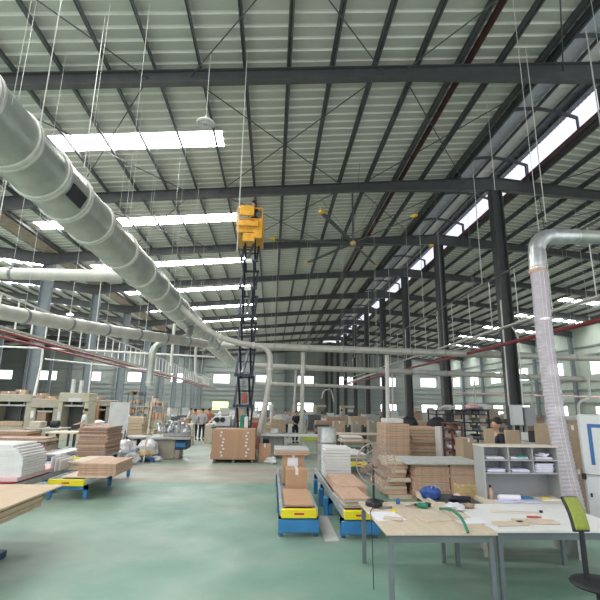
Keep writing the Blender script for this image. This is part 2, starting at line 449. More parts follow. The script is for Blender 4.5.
def window(cx, cy, z0, z1, wd, axis, pm, nx=2):
    WN[0] += 1; n = WN[0]
    fr = MB(); pn = MB(); x0, x1 = -wd/2, wd/2
    def bx(g, a, b, c0, c1, d=.06):
        if axis == 'y': g.box(cx+a, cx+b, cy-.05, cy-.05+d, c0, c1)
        else: g.box(cx-.05, cx-.05+d, cy+a, cy+b, c0, c1)
    for a, b, c, d in ((x0, x1, z0, z0+.07), (x0, x1, z1-.07, z1), (x0, x0+.07, z0, z1), (x1-.07, x1, z0, z1)): bx(fr, a, b, c, d, .12)
    for i in range(1, nx): xx = x0+(x1-x0)*i/nx; bx(fr, xx-.02, xx+.02, z0, z1, .1)
    bx(pn, x0+.02, x1-.02, z0+.02, z1-.02, .02)
    f = structure(fr.build(f'window_{n}', 'machine_white')); pn.build('pane', pm, f)
BW = (XR-XL)/3
wx = [XR-BW*.5-BW*i for i in range(9)] + [XR+BW*.5+BW*i for i in range(3)]
holes = [(x-1.6, x+1.6, 6.0, 7.7) for x in wx]
low = [(x-1.6, x+1.6, .7, 2.35) for x in wx if -16 < x < 37 and abs(x-XR-BW*.5) > .1]
yw = YF+.35
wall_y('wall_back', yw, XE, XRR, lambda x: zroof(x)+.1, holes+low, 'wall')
for h in holes: window((h[0]+h[1])/2, yw, h[2], h[3], h[1]-h[0], 'y', 'window_pane')
for i, h in enumerate(low): window((h[0]+h[1])/2, yw, h[2], h[3], h[1]-h[0], 'y', 'window_green' if h[0] < -5 else 'window_pane')
# horizontal cladding rails on the back wall
for z in [1.0, 2.7, 3.6, 4.5, 5.4, 8.2, 9.2]:
    structure(MB().box(XE, XRR, yw-.16, yw-.02, z, z+.14).build('trim_2', 'girt'))
for i in range(14):
    x = XR+BW*(3-i)
    if x > XE and abs(x-XLL) > 1.5 and abs(x-XR) > 1 and abs(x-XL) > 1 and x < XRR: tag(MB().ibeam((x, yw-.35, 0), (x, yw-.35, zraf(x)), .25, .35, up=(0,1,0)).build('wind_post', 'steel_grey'), 'grey steel wind post against the far wall', 'post', 'wind posts on the far wall')
# right wall (windows in every bay, two rows)
def wall_x(name, x, y0, y1, zt, holes, m, t=.08):
    ys = sorted({y0, y1} | {h[0] for h in holes} | {h[1] for h in holes}); g = MB()
    for a, b in zip(ys, ys[1:]):
        z = 0
        for h in sorted([(h[2], h[3]) for h in holes if h[0] < (a+b)/2 < h[1]]): g.box(x, x+t, a, b, z, h[0]); z = h[1]
        g.box(x, x+t, a, b, z, zt)
    return structure(g.build(name, m))
rh = []
for k in range(len(FR)-1):
    yc = FR[k]+4; rh += [(yc-1.5, yc+1.5, 6.0, 7.7), (yc-1.5, yc+1.5, .9, 2.4)]
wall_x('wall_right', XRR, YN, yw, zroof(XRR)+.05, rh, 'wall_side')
for h in rh: window(XRR+.02, (h[0]+h[1])/2, h[2], h[3], 3.0, 'x', 'window_pane')
for z in [1.0, 2.7, 4.2, 5.4, 8.2, 9.2]:
    structure(MB().box(XRR-.16, XRR-.02, YN, yw, z, z+.14).build('trim_3', 'girt'))
wall_x('wall_left', XE, YN, yw, zroof(XE)+.05, [], 'wall')

# X bracing rods in the roof
def rod(p, q, r, m='steel_dark', name='brace_rod', label='thin dark steel bracing rod crossing a roof bay', cat='rod', group='roof bracing rods'):
    return tag(MB().tube([p, q], r, 6).build(name, m), label, cat, group)
def zb(x): return zraf(x)+.1
for k in (2, 3, 4):
    y0, y1 = FR[k-1] if k > 1 else FR[1], FR[k]
    for i, (a, b) in enumerate(((-9.8, -4.2), (-2.9, 3.4), (4.0, 9.6), (13.5, 19), (20, 26))):
        ds = f"{('nearest', 'second', 'third')[k-2]} braced bay, {('above ringed duct', 'near lift', 'left of ridge', 'right of ridge', 'far right')[i]}"
        rod((a, y0, zb(a)), (b, y1, zb(b)), .022, label='bracing rod in '+ds+', slanting rightwards'); rod((b, y0, zb(b)+.05), (a, y1, zb(a)+.05), .022, label='bracing rod in '+ds+', slanting leftwards')

# ================================================================== BIG DUCT
DX, DZ = -4.15, HC+3.88
DR = .49
duct = thing('extraction_duct', 'huge ringed galvanised extraction duct running overhead along the left side', 'duct', (DX, 20, DZ-DR))
ringY = [-2.6+.99*i for i in range(9)]+[6.35, 7.35, 8.3, 9.55, 11.4, 13.3, 15.1, 17.1, 19.1, 21.1]+[21.1+1.75*i for i in range(1, 14)]
rad = lambda y: DR if y < 23 else DR-.03*min(1, (y-23)/8)
g = MB(); yy = sorted(ringY+[-3.0, 45.2])
g.tube([(DX, y, DZ) for y in yy], DR, 36, rs=[rad(y) for y in yy]); g.build('duct_body', 'galv', duct, 50)
for y in ringY:
    g = MB(); r = rad(y)
    for dy, rr in ((-.05, r+.03), (.05, r+.03)): pass
    prof = [(-.075, r+.002), (-.07, r+.035), (-.02, r+.035), (-.015, r+.015), (.015, r+.015), (.02, r+.035), (.07, r+.035), (.075, r+.002)]
    vs = []; fs = []; n = 36
    for dy, rr in prof:
        for k in range(n): t = 2*PI*k/n; vs.append((DX+rr*math.cos(t), y+dy, DZ+rr*math.sin(t)))
    for i in range(len(prof)-1):
        for k in range(n): a = i*n+k; b = i*n+(k+1) % n; fs.append((a, b, b+n, a+n))
    g.add(vs, fs); g.build('flange_ring', 'galv_ring', duct)
g = MB(); p = P(72, 178, 9.3)
g.T = Matrix.Translation((DX, 7.82, DZ)) @ Matrix.Rotation(math.radians(25), 4, 'Y')
g.box(DR-.015, DR+.02, -.28, .28, -.13, .13); g.build('inspection_hatch', 'black', duct)
# hanging rods of the duct
for i, y in enumerate([5.5, 10.2, 15.8, 21.5, 28.5, 35.5]):
    for s in (-1, 1):
        x = DX+s*(DR+.03)
        tag(MB().tube([(x, y, DZ), (x, y, zraf(x)+.6)], .0045, 5).build('hanger_rod', 'rope'), 'thin pale hanger rod carrying the huge ringed duct', 'rod', 'hanger rods of the huge duct')

def bend(pts, r=.5, n=6):
    pts = [Vector(p) for p in pts]; out = [pts[0]]
    for a, b, c in zip(pts, pts[1:], pts[2:]):
        u = (a-b); v = (c-b); k = min(r, u.length*.45, v.length*.45); u.normalize(); v.normalize()
        p, q = b+u*k, b+v*k
        for i in range(n+1): t = i/n; out.append(p.lerp(b, t).lerp(b.lerp(q, t), t))
    out.append(pts[-1]); return out
def pipe(name, label, pts, r, m='pipe', cat='pipe', rings=None, rm=None, br=.5, group=None, n=14, hang=None):
    pts = bend(pts, br) if len(pts) > 2 else [Vector(p) for p in pts]
    if not rings: return tag(MB().tube(pts, r, n).build(name, m, None, 50), label, cat, group)
    mid = pts[len(pts)//2]; t = thing(name, label, cat, (mid.x, mid.y, mid.z-r), group)
    MB().tube(pts, r, n).build('pipe_run', m, t, 50)
    acc = rings*.5; last = pts[0]
    for a, b in zip(pts, pts[1:]):
        L = (b-a).length; d = (b-a).normalized()
        while acc < L:
            c = a+d*acc; MB().tube([c-d*.035, c+d*.035], r+.025, n).build('pipe_collar', rm or 'galv_ring', t); 
            if hang: MB().tube([c+Vector((0,0,r)), Vector((c.x, c.y, zraf(c.x)+.6))], .005, 5).build('hanger', 'rope', t)
            acc += rings
        acc -= L
    return t
# branch to the left, joining the big duct near its ring
yj = 13.0; zj = P(60, 276, yj).z
pipe('branch_duct', 'pale round duct running left from the huge ringed duct', [(-12.5, yj, zj), (DX-.3, yj, zj+.05), (DX-.05, yj+.1, DZ-.1)], .175, 'pipe', 'duct', 3.2, 'grey_metal', hang=3, br=.25)
pipe('branch_duct', 'pale round duct slanting away below the huge duct at left', [P(-40, 303, 9.3), P(0, 312, 11.0), P(100, 329, 14.5), P(205, 344, 20.5)], .19, 'pipe', 'duct', 1.6, 'grey_metal', hang=2.5, br=.8)
pipe('main_cross_pipe', 'upper long horizontal grey pipe crossing the hall', [P(222, 345, 21.8), P(320, 348.5, 21.8), P(700, 362, 21.8)], .165, 'pipe', 'pipe', 1.7, 'machine_grey', hang=2, br=.3)
pipe('main_cross_pipe', 'lower long horizontal grey pipe crossing the hall', [P(252, 365.5, 25), P(700, 384, 25)], .15, 'pipe', 'pipe', 2.0, 'machine_grey', hang=2)
pipe('thin_cross_pipe', 'thin horizontal pipe below the two long cross pipes', [P(255, 383, 33), P(385, 388, 33)], .12, 'pipe', 'pipe', 3, hang=2)
def floorz(px, Y): return None
pipe('drop_duct', 'grey round duct bending down from the huge duct towards the floor machine', [(DX+.2, 21.5, DZ-.15), P(188, 340, 20.2), P(153, 342, 19.6), P(149, 386, 19.6)], .15, 'galv', 'duct', 3.0, br=1.1)
pipe('drop_duct', 'pale duct curving from the huge duct down beside the lift', [(DX+.3, 17.6, DZ-.1), P(212, 334, 17.8), P(240, 344, 18), P(271, 347, 18.2), P(268, 392, 18.3), P(259, 434, 18.4)], .115, 'pipe', 'duct', 1.4, br=.6)
pipe('drop_duct', 'thin pale duct leg standing behind the sliding table saw', [P(266, 398, 18.6), P(263, 434, 18.6)], .09, 'pipe', 'duct')
pipe('riser_pipe', 'pale vertical pipe dropping from the upper cross pipe', [P(303, 352, 22.2), Vector((P(302, 400, 22.2).x, 22.2, 0))], .10, 'pipe', 'pipe', 2)
pipe('riser_pipe', 'thin vertical pipe just left of the pale drop pipe', [P(296, 368, 25.2), P(294, 412, 25.2)], .06, 'pipe')
pipe('riser_pipe', 'white vertical pipe beside the ridge columns mid hall', [P(387, 355, 22.3), P(388, 425, 22.3)], .10, 'pipe_white', 'pipe', 2.2)
pipe('riser_pipe', 'thin pale vertical pipe right of the white vertical pipe', [P(392, 374, 25.3), P(393, 412, 25.3)], .05, 'pipe')
pipe('slant_pipe', 'thin pale pipe slanting across below the cross pipes', [P(347, 383, 26), P(378, 372, 25.6)], .05, 'pipe_white')
pipe('hook_pipe', 'thin bent grey pipe frame above the middle machines', [P(322, 398, 26), P(324, 390, 26), P(331, 389, 26), P(334, 402, 26)], .04, 'machine_grey', br=.3)
for x, y0, y1, Y, lb in ((172.5, 348, 366, 22, 'left'), (195.5, 356, 376, 24, 'right')):
    pts = [P(x, y0, Y)+Vector((0, 0, 1.2 if lb == 'left' else .9)), P(x, y0, Y), P(x-1.5 if lb == 'left' else x, y1, Y)]
    if lb == 'right': pts.append(P(206, 379, Y))
    pipe('suction_arm', f'short white suction tube hanging below the huge duct, {lb} one', pts, .07, 'pipe_white', br=.2)

# left pipe rack running down the hall
XP = -9.6
def along(px, py, X):   # point with given X on pixel ray
    d = ray(px, py); t = X/d.x; return Vector((X, d.y*t, HC+d.z*t))
zr_ = along(0, 331, XP).z; 
for dz, dx, r, lb in ((0, 0, .055, 'upper'), (-.22, .12, .05, 'lower')):
    pipe('sprinkler_pipe', f'long red pipe receding along the left side, {lb} one', [(XP+dx, 8, zr_+dz), (XP+dx, 78, zr_+dz)], r, 'red_pipe')
tr = thing('cable_tray', 'long pale cable tray hung on many rods along the left side', 'cable tray', (XP-.6, 40, zr_+.2))
g = MB(); g.box(XP-.85, XP-.45, 8, 78, zr_+.22, zr_+.24); g.box(XP-.85, XP-.83, 8, 78, zr_+.22, zr_+.32); g.box(XP-.47, XP-.45, 8, 78, zr_+.22, zr_+.32); g.build('tray', 'pipe', tr)
g = MB(); g.box(XP-.68, XP-.62, 15, 78, zr_+1.5, zr_+1.58); g.build('top_rail', 'pipe', tr)
for i in range(52): MB().box(XP-.675, XP-.625, 12+1.22*i, 12.05+1.22*i, zr_+.24, (zr_+1.5) if i > 1 else zr_+2.3).build('tray_hanger', 'pipe_white', tr)
for i in range(6): MB().tube([(XP-.65, 16+10*i, zr_+1.55), (XP-.65, 16+10*i, zraf(XP)+.3)], .02, 5).build('roof_rod', 'rope', tr)
pipe('air_line', 'thin white pipe crossing left to right in front of the left columns', [P(-20, 346, 25), P(42, 348, 25), P(215, 357, 25)], .05, 'pipe_white')
pipe('air_line', 'second thin white pipe crossing lower in front of left columns', [P(45, 359, 30), P(160, 371, 30)], .05, 'pipe_white')
pipe('air_drop', 'white pipe running down the front of the nearest left column', [P(43, 348, 25), P(41, 365, 25), P(34, 396, 24.6)], .06, 'pipe_white', br=.2)
pipe('air_drop', 'white pipe dropping beside the second left column', [P(92, 362, 27), P(88, 398, 27)], .05, 'pipe_white')
# right hand tray and red pipe
XQ = 9.4
zq = along(600, 297, XQ).z; zrr = along(600, 317, XQ).z
tr = thing('cable_tray', 'pale cable tray hung on rods at right, sloping away past the ridge columns', 'cable tray', (XQ, 40, zq))
MB().box(XQ-.09, XQ+.09, 9, 60, zq, zq+.05).build('tray', 'pipe', tr)
for i in range(24): MB().tube([(XQ, 10+2.1*i, zq+.05), (XQ, 10+2.1*i, zq+2.2), ], .018, 5).build('tray_hanger', 'pipe_white', tr)
MB().box(XQ-.03, XQ+.03, 9.5, 60, zq+2.2, zq+2.26).build('top_rail', 'steel_purlin', tr)
for i in range(6): MB().tube([(XQ, 11+8*i, zq+2.2), (XQ, 11+8*i, zraf(XQ)+.6)], .02, 5).build('roof_rod', 'rope', tr)
pipe('sprinkler_pipe', 'long dark red pipe receding on the right towards the ridge columns', [(XQ+.3, 9, zrr), (XQ+.3, 60, zrr)], .075, 'red_pipe')
pipe('pink_pipe', 'thin pinkish pipe crossing in front of the right wall', [P(455, 393, 40), P(700, 400, 40)], .07, 'pink')
pipe('wall_conduit', 'white pipe hook hanging near the white cabinet', [P(588, 378, 20), P(590, 398, 20), P(578, 402, 20), P(579, 414, 20)], .06, 'pipe_white', br=.25)
pipe('wall_conduit', 'short white pipe hanging beneath the right cross pipes', [P(474, 380, 30), P(476, 410, 30)], .06, 'pipe_white')
yc = YB-.42
pipe('column_conduit', 'thin white conduit on the left side of the nearest ridge column', [P(500.5, 300, yc), P(509, 406, yc)], .035, 'pipe_white')
pipe('column_conduit', 'thin white conduit looping down the right side of nearest ridge column', [P(512, 327, yc), P(518, 336, yc), P(523, 406, yc)], .035, 'pipe_white', br=.3)
pipe('column_conduit', 'grey bent conduit beside the grey electrical boxes', [P(523, 374, 20), P(531, 377, 20), P(533, 402, 20), P(526, 418, 20)], .05, 'machine_grey', br=.4)
for (a, b, c, d, lb) in ((510.5, 519, 405, 425, 'left light grey electrical box by the nearest ridge column'), (523, 532, 407, 426, 'right blue-grey electrical box by the nearest ridge column')):
    Y = 19.9; p = P(a, d, Y); q = P(b, c, Y); t = thing('electrical_box', lb, 'electrical box', (p.x, Y, p.z))
    MB().chbox(p.x, q.x, Y-.25, Y, p.z, q.z, .01).build('enclosure', 'cabinet' if a < 515 else 'laminate', t)
    MB().chbox(p.x+.03, q.x-.03, Y-.265, Y-.25, p.z+.03, q.z-.03, .005).build('door', 'cabinet' if a < 515 else 'laminate', t)
    g = MB(); g.box(p.x+.05, p.x+.09, Y-.2, Y-.05, 0, p.z); g.box(q.x-.09, q.x-.05, Y-.2, Y-.05, 0, p.z); g.build('stand', 'machine_grey', t)

# ================================================================== HANGING ROPES AND LAMPS
def rope(pxt, pyt, pxb, pyb, Y, lb, r=.012):
    b = P(pxb, pyb, Y); top = zraf(b.x)+.62
    tag(MB().tube([(b.x, Y, b.z), (b.x, Y, top)], r, 5).build('hanging_cable', 'rope'), lb, 'cable')
rope(0, 0, 84, 168, 10.6, 'thin pale cable hanging left, reaching the ringed duct')
rope(0, 0, 40, 126, 8.6, 'short thin cable hanging at upper left above the duct')
rope(0, 0, 237, 252, 12, 'long pale cable hanging in front of the yellow lift platform', .014)
rope(0, 0, 546, 222, 12, 'pale cable hanging at right of the nearest ridge column', .014)
rope(0, 0, 495, 190, 14, 'thin cable hanging in front of the nearest ridge column')
def lamp(px, py, Y, lb, on, r=.26):
    c = P(px, py, Y); t = thing('high_bay_lamp', lb, 'lamp', c, 'round high bay lamps')
    MB().lathe([(r*.95, 0), (r, .015), (r, .05), (r*.6, .07), (r*.45, .12), (r*.2, .16), (.03, .28)], c, 24).build('housing', 'pipe_white', t)
    MB().lathe([(r*.8, -.012), (r*.82, 0)], c, 24).build('lens', 'lamp_glow' if on else 'machine_grey', t)
    if not on:
        for q in (.35, .6): MB().tube([(c.x+r*q*math.cos(a), c.y+r*q*math.sin(a), c.z-.015) for a in [2*PI*i/24 for i in range(25)]], .012, 6).build('lens_ring', 'white', t)
    MB().tube([(c.x, c.y, c.z+.27), (c.x, c.y, zraf(c.x)+.62)], .012, 5).build('suspension_cable', 'rope', t)
lamp(205.5, 124, 11.8, 'white round lamp hanging unlit in upper left area above the lift', False, .27)
lamp(70, 314.5, 30, 'lit round lamp hanging left beneath the pale slanting duct', True)
lamp(440, 317.5, 30, 'lit round lamp hanging beside the second ridge column', True)
lamp(590, 323, 22, 'lit round lamp hanging at the far right above the red pipe', True)
lamp(245, 313, 36, 'lit round lamp seen right behind the lift mast', True)

# ================================================================== CEILING FAN
hub = P(353, 243, YB)
fan = thing('ceiling_fan', 'giant six-bladed ceiling fan with yellow blade tips hung from beam', 'ceiling fan', hub)
MB().tube([(hub.x, hub.y, hub.z+.1), (hub.x, hub.y, zraf(hub.x)-.2)], .045, 8).build('drop_rod', 'steel_dark', fan)
MB().lathe([(.03, -.13), (.11, -.10), (.15, -.03), (.15, .04), (.10, .10), (.045, .13)], hub, 20).build('motor', 'hub_gold', fan)
for k in range(6):
    a = math.radians(-119.5+60*k); T = Matrix.Translation(hub) @ Matrix.Rotation(a, 4, 'Z')
    g = MB(T @ Matrix.Rotation(math.radians(12), 4, 'X')); n = 8
    prof = [(-.09, -.012), (-.03, .018), (.05, .016), (.10, 0), (.05, -.002), (-.03, -.004)]
    x0, x1 = .24, 3.85
    vs = [(x0, y, z) for y, z in prof]+[(x1, y, z) for y, z in prof]; m = len(prof)
    g.add(vs, [tuple(range(m-1,-1,-1)), tuple(range(m, 2*m))]+[(i, (i+1) % m, m+(i+1) % m, m+i) for i in range(m)])
    b = g.build('blade', 'steel_purlin', fan)
    g = MB(T @ Matrix.Rotation(math.radians(12), 4, 'X')); g.prism([(3.82, -.12), (4.02, -.08), (4.06, .06), (3.82, .13)], -.02, .08); g.build('blade_tip', 'yellow', b)
for k in range(3):
    a = math.radians(30+120*k); rod((hub.x+.1*math.cos(a), hub.y+.1*math.sin(a), hub.z+.3), (hub.x+2*math.cos(a), hub.y+2*math.sin(a), zraf(hub.x+2*math.cos(a))+.35), .008, 'steel_dark', 'guy_wire', 'thin guy wire steadying the giant ceiling fan', 'wire', 'guy wires of the ceiling fan')

# ================================================================== PEOPLE
def skin_mesh(name, nodes, edges, m, parent, sub=2, root=0):
    me = bpy.data.meshes.new(name); me.from_pydata([Vector(n[0])-ORG[parent.name] for n in nodes], edges, [])
    me.materials.append(MT[m]); o = bpy.data.objects.new(name, me); COL.objects.link(o); o.parent = parent; ORG[o.name] = ORG[parent.name]
    o.modifiers.new('skin', 'SKIN'); 
    lay = me.skin_vertices[0] if me.skin_vertices else None
    if lay is None:
        bm_ = None
    for i, n in enumerate(nodes): lay.data[i].radius = n[1] if isinstance(n[1], tuple) else (n[1], n[1])
    lay.data[root].use_root = True
    ss = o.modifiers.new('sub', 'SUBSURF'); ss.levels = sub; ss.render_levels = sub; o.modifiers['skin'].use_smooth_shade = True
    return o
def person(px, pyf, label, rz=0, h=1.65, top='cloth_white', leg='cloth_dark', arms='down', at=None, lean=0, Y=None, long=False):
    base = at if at is not None else PZ(px, pyf, 0)
    if Y is not None: base = P(px, pyf, Y); base.z = 0
    k = h/1.7; t = thing('person', label, 'person', base)
    Rm = Matrix.Translation(base) @ Matrix.Rotation(rz, 4, 'Z') @ Matrix.Scale(k, 4)
    lz = lean
    def X(x, y, z):   # person faces -Y before rotation; lean forward above the hips
        if z > .92: y = y-(z-.92)*lz
        return Rm @ Vector((x, y, z))
    A = {}
    for s in (-1, 1):
        if arms == 'down': A[s] = [(s*.19, 0, 1.43), (s*.235, .02, 1.13), (s*.24, -.04, .88), (s*.24, -.06, .80)]
        elif arms == 'front': A[s] = [(s*.19, 0, 1.43), (s*.23, -.06, 1.14), (s*.13, -.28, 1.06), (s*.11, -.36, 1.05)]
        elif arms == 'hip': A[s] = [(s*.19, 0, 1.43), (s*.31, .06, 1.16), (s*.19, -.07, 1.0), (s*.15, -.1, .97)]
        elif arms == 'up': A[s] = [(s*.19, 0, 1.43), (s*.26, -.12, 1.55), (s*.2, -.2, 1.80), (s*.19, -.22, 1.88)]
        elif arms == 'back': A[s] = [(s*.19, 0, 1.43), (s*.25, .07, 1.14), (s*.10, .14, .98), (s*.03, .16, .95)]
    nd = [(X(0,0,.93), (.13, .10)), (X(0,0,1.12), (.115, .085)), (X(0,0,1.38), (.135, .09)), (X(0,0,1.49), .055), (X(0,-.01,1.55), .05), (X(0,-.015,1.60), (.075, .088)), (X(0,-.005,1.68), (.08, .098)), ]
    nd.append((X(0,0,1.74), (.045, .055)))
    ed = [(0,1),(1,2),(2,3),(3,4),(4,5),(5,6),(6,7)]
    nd.append((X(0,-.11,1.61), .012)); ed.append((5, len(nd)-1))            # nose
    for s in (-1, 1):
        i = len(nd); nd += [(X(s*.10,0,.90), .09), (X(s*.11,-.01,.50), .055), (X(s*.11,.02,.26), .05), (X(s*.11,.02,.08), .035), (X(s*.12,-.12,.045), .035)]
        ed += [(0,i),(i,i+1),(i+1,i+2),(i+2,i+3),(i+3,i+4)]
        i = len(nd); a = A[s]
        nd += [(X(*a[0]), .055), (X(*a[1]), .04), (X(*a[2]), .028), (X(*a[3]), (.03, .018))]
        ed += [(2,i),(i,i+1),(i+1,i+2),(i+2,i+3)]
        d = (Vector(a[3])-Vector(a[2])).normalized(); side = Vector((0,1,0)) if abs(d.z) > .6 else Vector((1,0,0))
        pal = Vector(a[3])
        for j, (o_, ln) in enumerate(((-.026, .065), (-.009, .078), (.009, .074), (.026, .058))):
            q = pal+side*o_+d*.045; r = q+d*ln*.55; r2 = r+d*ln*.3+Vector((0, .01, -.012)); ii = len(nd)
            nd += [(X(*q), .009), (X(*r), .008), (X(*r2), .007)]; ed += [(i+3, ii), (ii, ii+1), (ii+1, ii+2)]
        q = Vector(a[2]).lerp(pal, .45)-side*.03; r = q+d*.04-side*.02; ii = len(nd); nd += [(X(*q), .010), (X(*r), .009)]; ed += [(i+2, ii), (ii, ii+1)]
    skin_mesh('body', nd, ed, 'skin', t, 1)
    # shirt
    nd = [(X(0,0,.84), (.165, .13)), (X(0,0,1.12), (.15, .105)), (X(0,0,1.36), (.165, .115)), (X(0,0,1.50), (.10, .085))]; ed = [(0,1),(1,2),(2,3)]
    for s in (-1, 1):
        a = A[s]; i = len(nd); e = Vector(a[0]).lerp(Vector(a[1]), .7)
        nd += [(X(*a[0]), .072), (X(*e), .06)]; ed += [(2,i),(i,i+1)]
        if long: nd += [(X(*a[1]), .052), (X(*Vector(a[1]).lerp(Vector(a[2]), .9)), .042)]; ed += [(i+1,i+2),(i+2,i+3)]
    skin_mesh('shirt', nd, ed, top, t, 2, 1)
    nd = [(X(0,0,.98), (.15, .115))]; ed = []
    for s in (-1, 1):
        i = len(nd); nd += [(X(s*.10,0,.84), .105), (X(s*.11,-.01,.50), .075), (X(s*.11,.02,.12), .06)]; ed += [(0,i),(i,i+1),(i+1,i+2)]
    skin_mesh('trousers', nd, ed, leg, t, 2)
    for s in (-1, 1):
        g = MB(Rm); g.chbox(s*.115-.045, s*.115+.045, -.19, .07, 0, .08, .02); g.build('shoe', 'black', t)
    g = MB(Rm @ Matrix.Translation((0, .012-lz*.76, 0))); g.blob((0, .015, 1.70), (.088, .10, .095), 16, 10, .03, 3, .55); g.build('hair', 'hair', t, 80)
    g = MB(Rm @ Matrix.Translation((0, -lz*.7, 0)))
    for s in (-1, 1): g.blob((s*.032, -.092, 1.635), (.012, .008, .007), 8, 6, 0, 1, 1)
    g.build('eyes', 'black', t)
    return t
B_ = math.radians
person(82, 438, 'person in white shirt standing by beige press machines at left', B_(-60), 1.66, 'cloth_white', 'cloth_grey', 'front', Y=22)
person(193.5, 440, 'person in grey shirt and dark trousers seen from behind, left of group', B_(180), 1.66, 'cloth_grey', 'cloth_dark', 'front')
person(201, 440.5, 'person in pale grey shirt, hands on hips, middle of standing group', B_(170), 1.68, 'cloth_grey', 'cloth_dark', 'hip', long=True)
person(208, 436, 'person in rust red shirt standing farther behind the group', B_(150), 1.64, 'cloth_red', 'cloth_dark', 'down')
person(186, 433, 'person in pale shirt leaning over brown boxes left of group', B_(90), 1.62, 'cloth_white', 'cloth_dark', 'front', lean=.35)
person(295, 443, 'person in dark clothes bending at the white sliding table saw', B_(20), 1.66, 'cloth_dark', 'cloth_dark', 'front', lean=.25)
person(304, 441, 'person in light blue shirt standing right of dark clothed worker', B_(-30), 1.68, 'cloth_blue', 'cloth_grey', 'down')
person(285, 438, 'person in grey shirt standing left of dark clothed worker', B_(10), 1.62, 'cloth_grey', 'cloth_dark', 'front')
person(342, 432, 'person in dark blue clothes among the far middle machines', B_(60), 1.64, 'cloth_blue', 'cloth_dark', 'front')
person(500, 470, 'person with short black hair in black shirt behind the grey pigeonhole desk', B_(-85), 1.80, 'cloth_dark', 'cloth_dark', 'front', Y=9.6)

# ================================================================== SCISSOR LIFT
LY = 19.6; lb_ = P(248, 440, LY); LX = P(244, 400, LY).x
lift = thing('scissor_lift', 'tall scissor lift raised almost to the roof with yellow platform', 'scissor lift', (LX, LY, 0))
g = MB(); g.chbox(LX-.42, LX+.42, LY-1.1, LY+1.1, .22, .72, .03); g.build('chassis', 'lift_yellow', lift)
for sx in (-1, 1):
    for sy in (-1, 1):
        MB(Matrix.Translation((LX+sx*.42, LY+sy*.8, .2)) @ Matrix.Rotation(PI/2, 4, 'Y')).lathe([(.2, -.07), (.2, .07)], (0,0,0), 18).build('wheel', 'black', lift)
zt = P(250, 240.5, LY).z
n = 7; z0 = .74; hz = (zt-z0)/n
for i in range(n):
    za, zb_ = z0+hz*i, z0+hz*(i+1); g = MB()
    for s, o in ((-1, 0), (1, 0)):
        x = LX+s*.34
        g.bar((x, LY-.85, za), (x, LY+.85, zb_), .08, .17); g.bar((x-s*.12, LY+.85, za), (x-s*.12, LY-.85, zb_), .08, .17)
    ar = g.build('scissor_arms', 'lift_dark', lift)
    for y in (LY-.85, LY+.85): MB().bar((LX-.4, y, zb_), (LX+.4, y, zb_), .09, .09).build('cross_tube', 'lift_dark', ar)
    MB().bar((LX-.38, LY, (za+zb_)/2), (LX+.38, LY, (za+zb_)/2), .05, .05).build('cross_tube', 'lift_dark', ar)
    if i % 2 == 0:
        g = MB(); g.bar((LX-.1, LY-.5, za+.1), (LX+.1, LY+.3, zb_-.1), .1, .1); g.build('hydraulic_cylinder', 'grey_metal', lift)
    if i in (2, 4, 5): MB().chbox(LX-.14, LX+.14, LY-.9, LY-.86, zb_-.12, zb_+.06, .01).build('warning_plate', 'white', lift)
PX0, PX1 = P(237, 230, LY-.9).x, P(262, 230, LY-.9).x
pw = PX1-PX0; PXc = (PX0+PX1)/2; y0, y1 = LY-1.1, LY+1.1
g = MB(); g.box(PX0, PX1, y0, y1, zt-.02, zt+.06); g.box(PX0, PX1, y0-.03, y0, zt-.02, zt+.2); g.box(PX0-.03, PX0, y0, y1, zt-.02, zt+.2); g.box(PX1, PX1+.03, y0, y1, zt-.02, zt+.2); g.build('platform_deck', 'lift_yellow', lift)
for x in (PX0, PXc, PX1):
    for y in (y0, LY, y1):
        if x == PXc and y == LY: continue
        MB().bar((x, y, zt+.06), (x, y, zt+1.12), .05).build('guard_post', 'lift_yellow', lift)
for z in (zt+.6, zt+1.12):
    g = MB()
    for x in (PX0, PX1): g.bar((x, y0, z), (x, y1, z), .05)
    for y in (y0, y1): g.bar((PX0, y, z), (PX1, y, z), .05)
    g.build('guard_rail', 'lift_yellow', lift)
MB().chbox(PX0+.12, PX0+.75, y0-.12, y0-.02, zt+.72, zt+1.2, .02).build('control_panel', 'lift_yellow', lift)
MB().chbox(PX0-.02, PX1-.15, y0-.14, y0-.03, zt+.22, zt+.48, .02).build('front_board', 'lift_yellow', lift)
MB().chbox(PX1-.35, PX1+.02, y0-.05, y0+.15, zt-.3, zt+.55, .02).build('side_box', 'lift_yellow', lift)
MB().chbox(PX0+.28, PX1-.3, y0-.02, y0+.2, zt-.45, zt-.05, .02).build('under_box', 'lift_yellow', lift)
person(0, 0, 'worker with black hair in dark clothes standing on raised lift platform', B_(200), 1.62, 'cloth_dark', 'cloth_dark', 'front', at=Vector((PXc+.1, LY-.5, zt+.065)))
p = P(244, 428, LY-1.2)
MB().chbox(p.x-.16, p.x+.10, LY-1.3, LY-1.12, .75, p.z+.5, .03).build('control_box', 'green', lift)
MB().chbox(p.x+.0, p.x+.16, LY-1.32, LY-1.14, .9, p.z+.45, .03).build('manual_case', 'white', lift)
MB().chbox(p.x-.15, p.x+.05, LY-.95, LY-.8, 2.1, 2.5, .02).build('warning_tag', 'cloth_red', lift)
MB().box(p.x-.16, p.x+.16, LY-1.3, LY-1.08, .5, .76).build('bracket', 'lift_dark', lift)

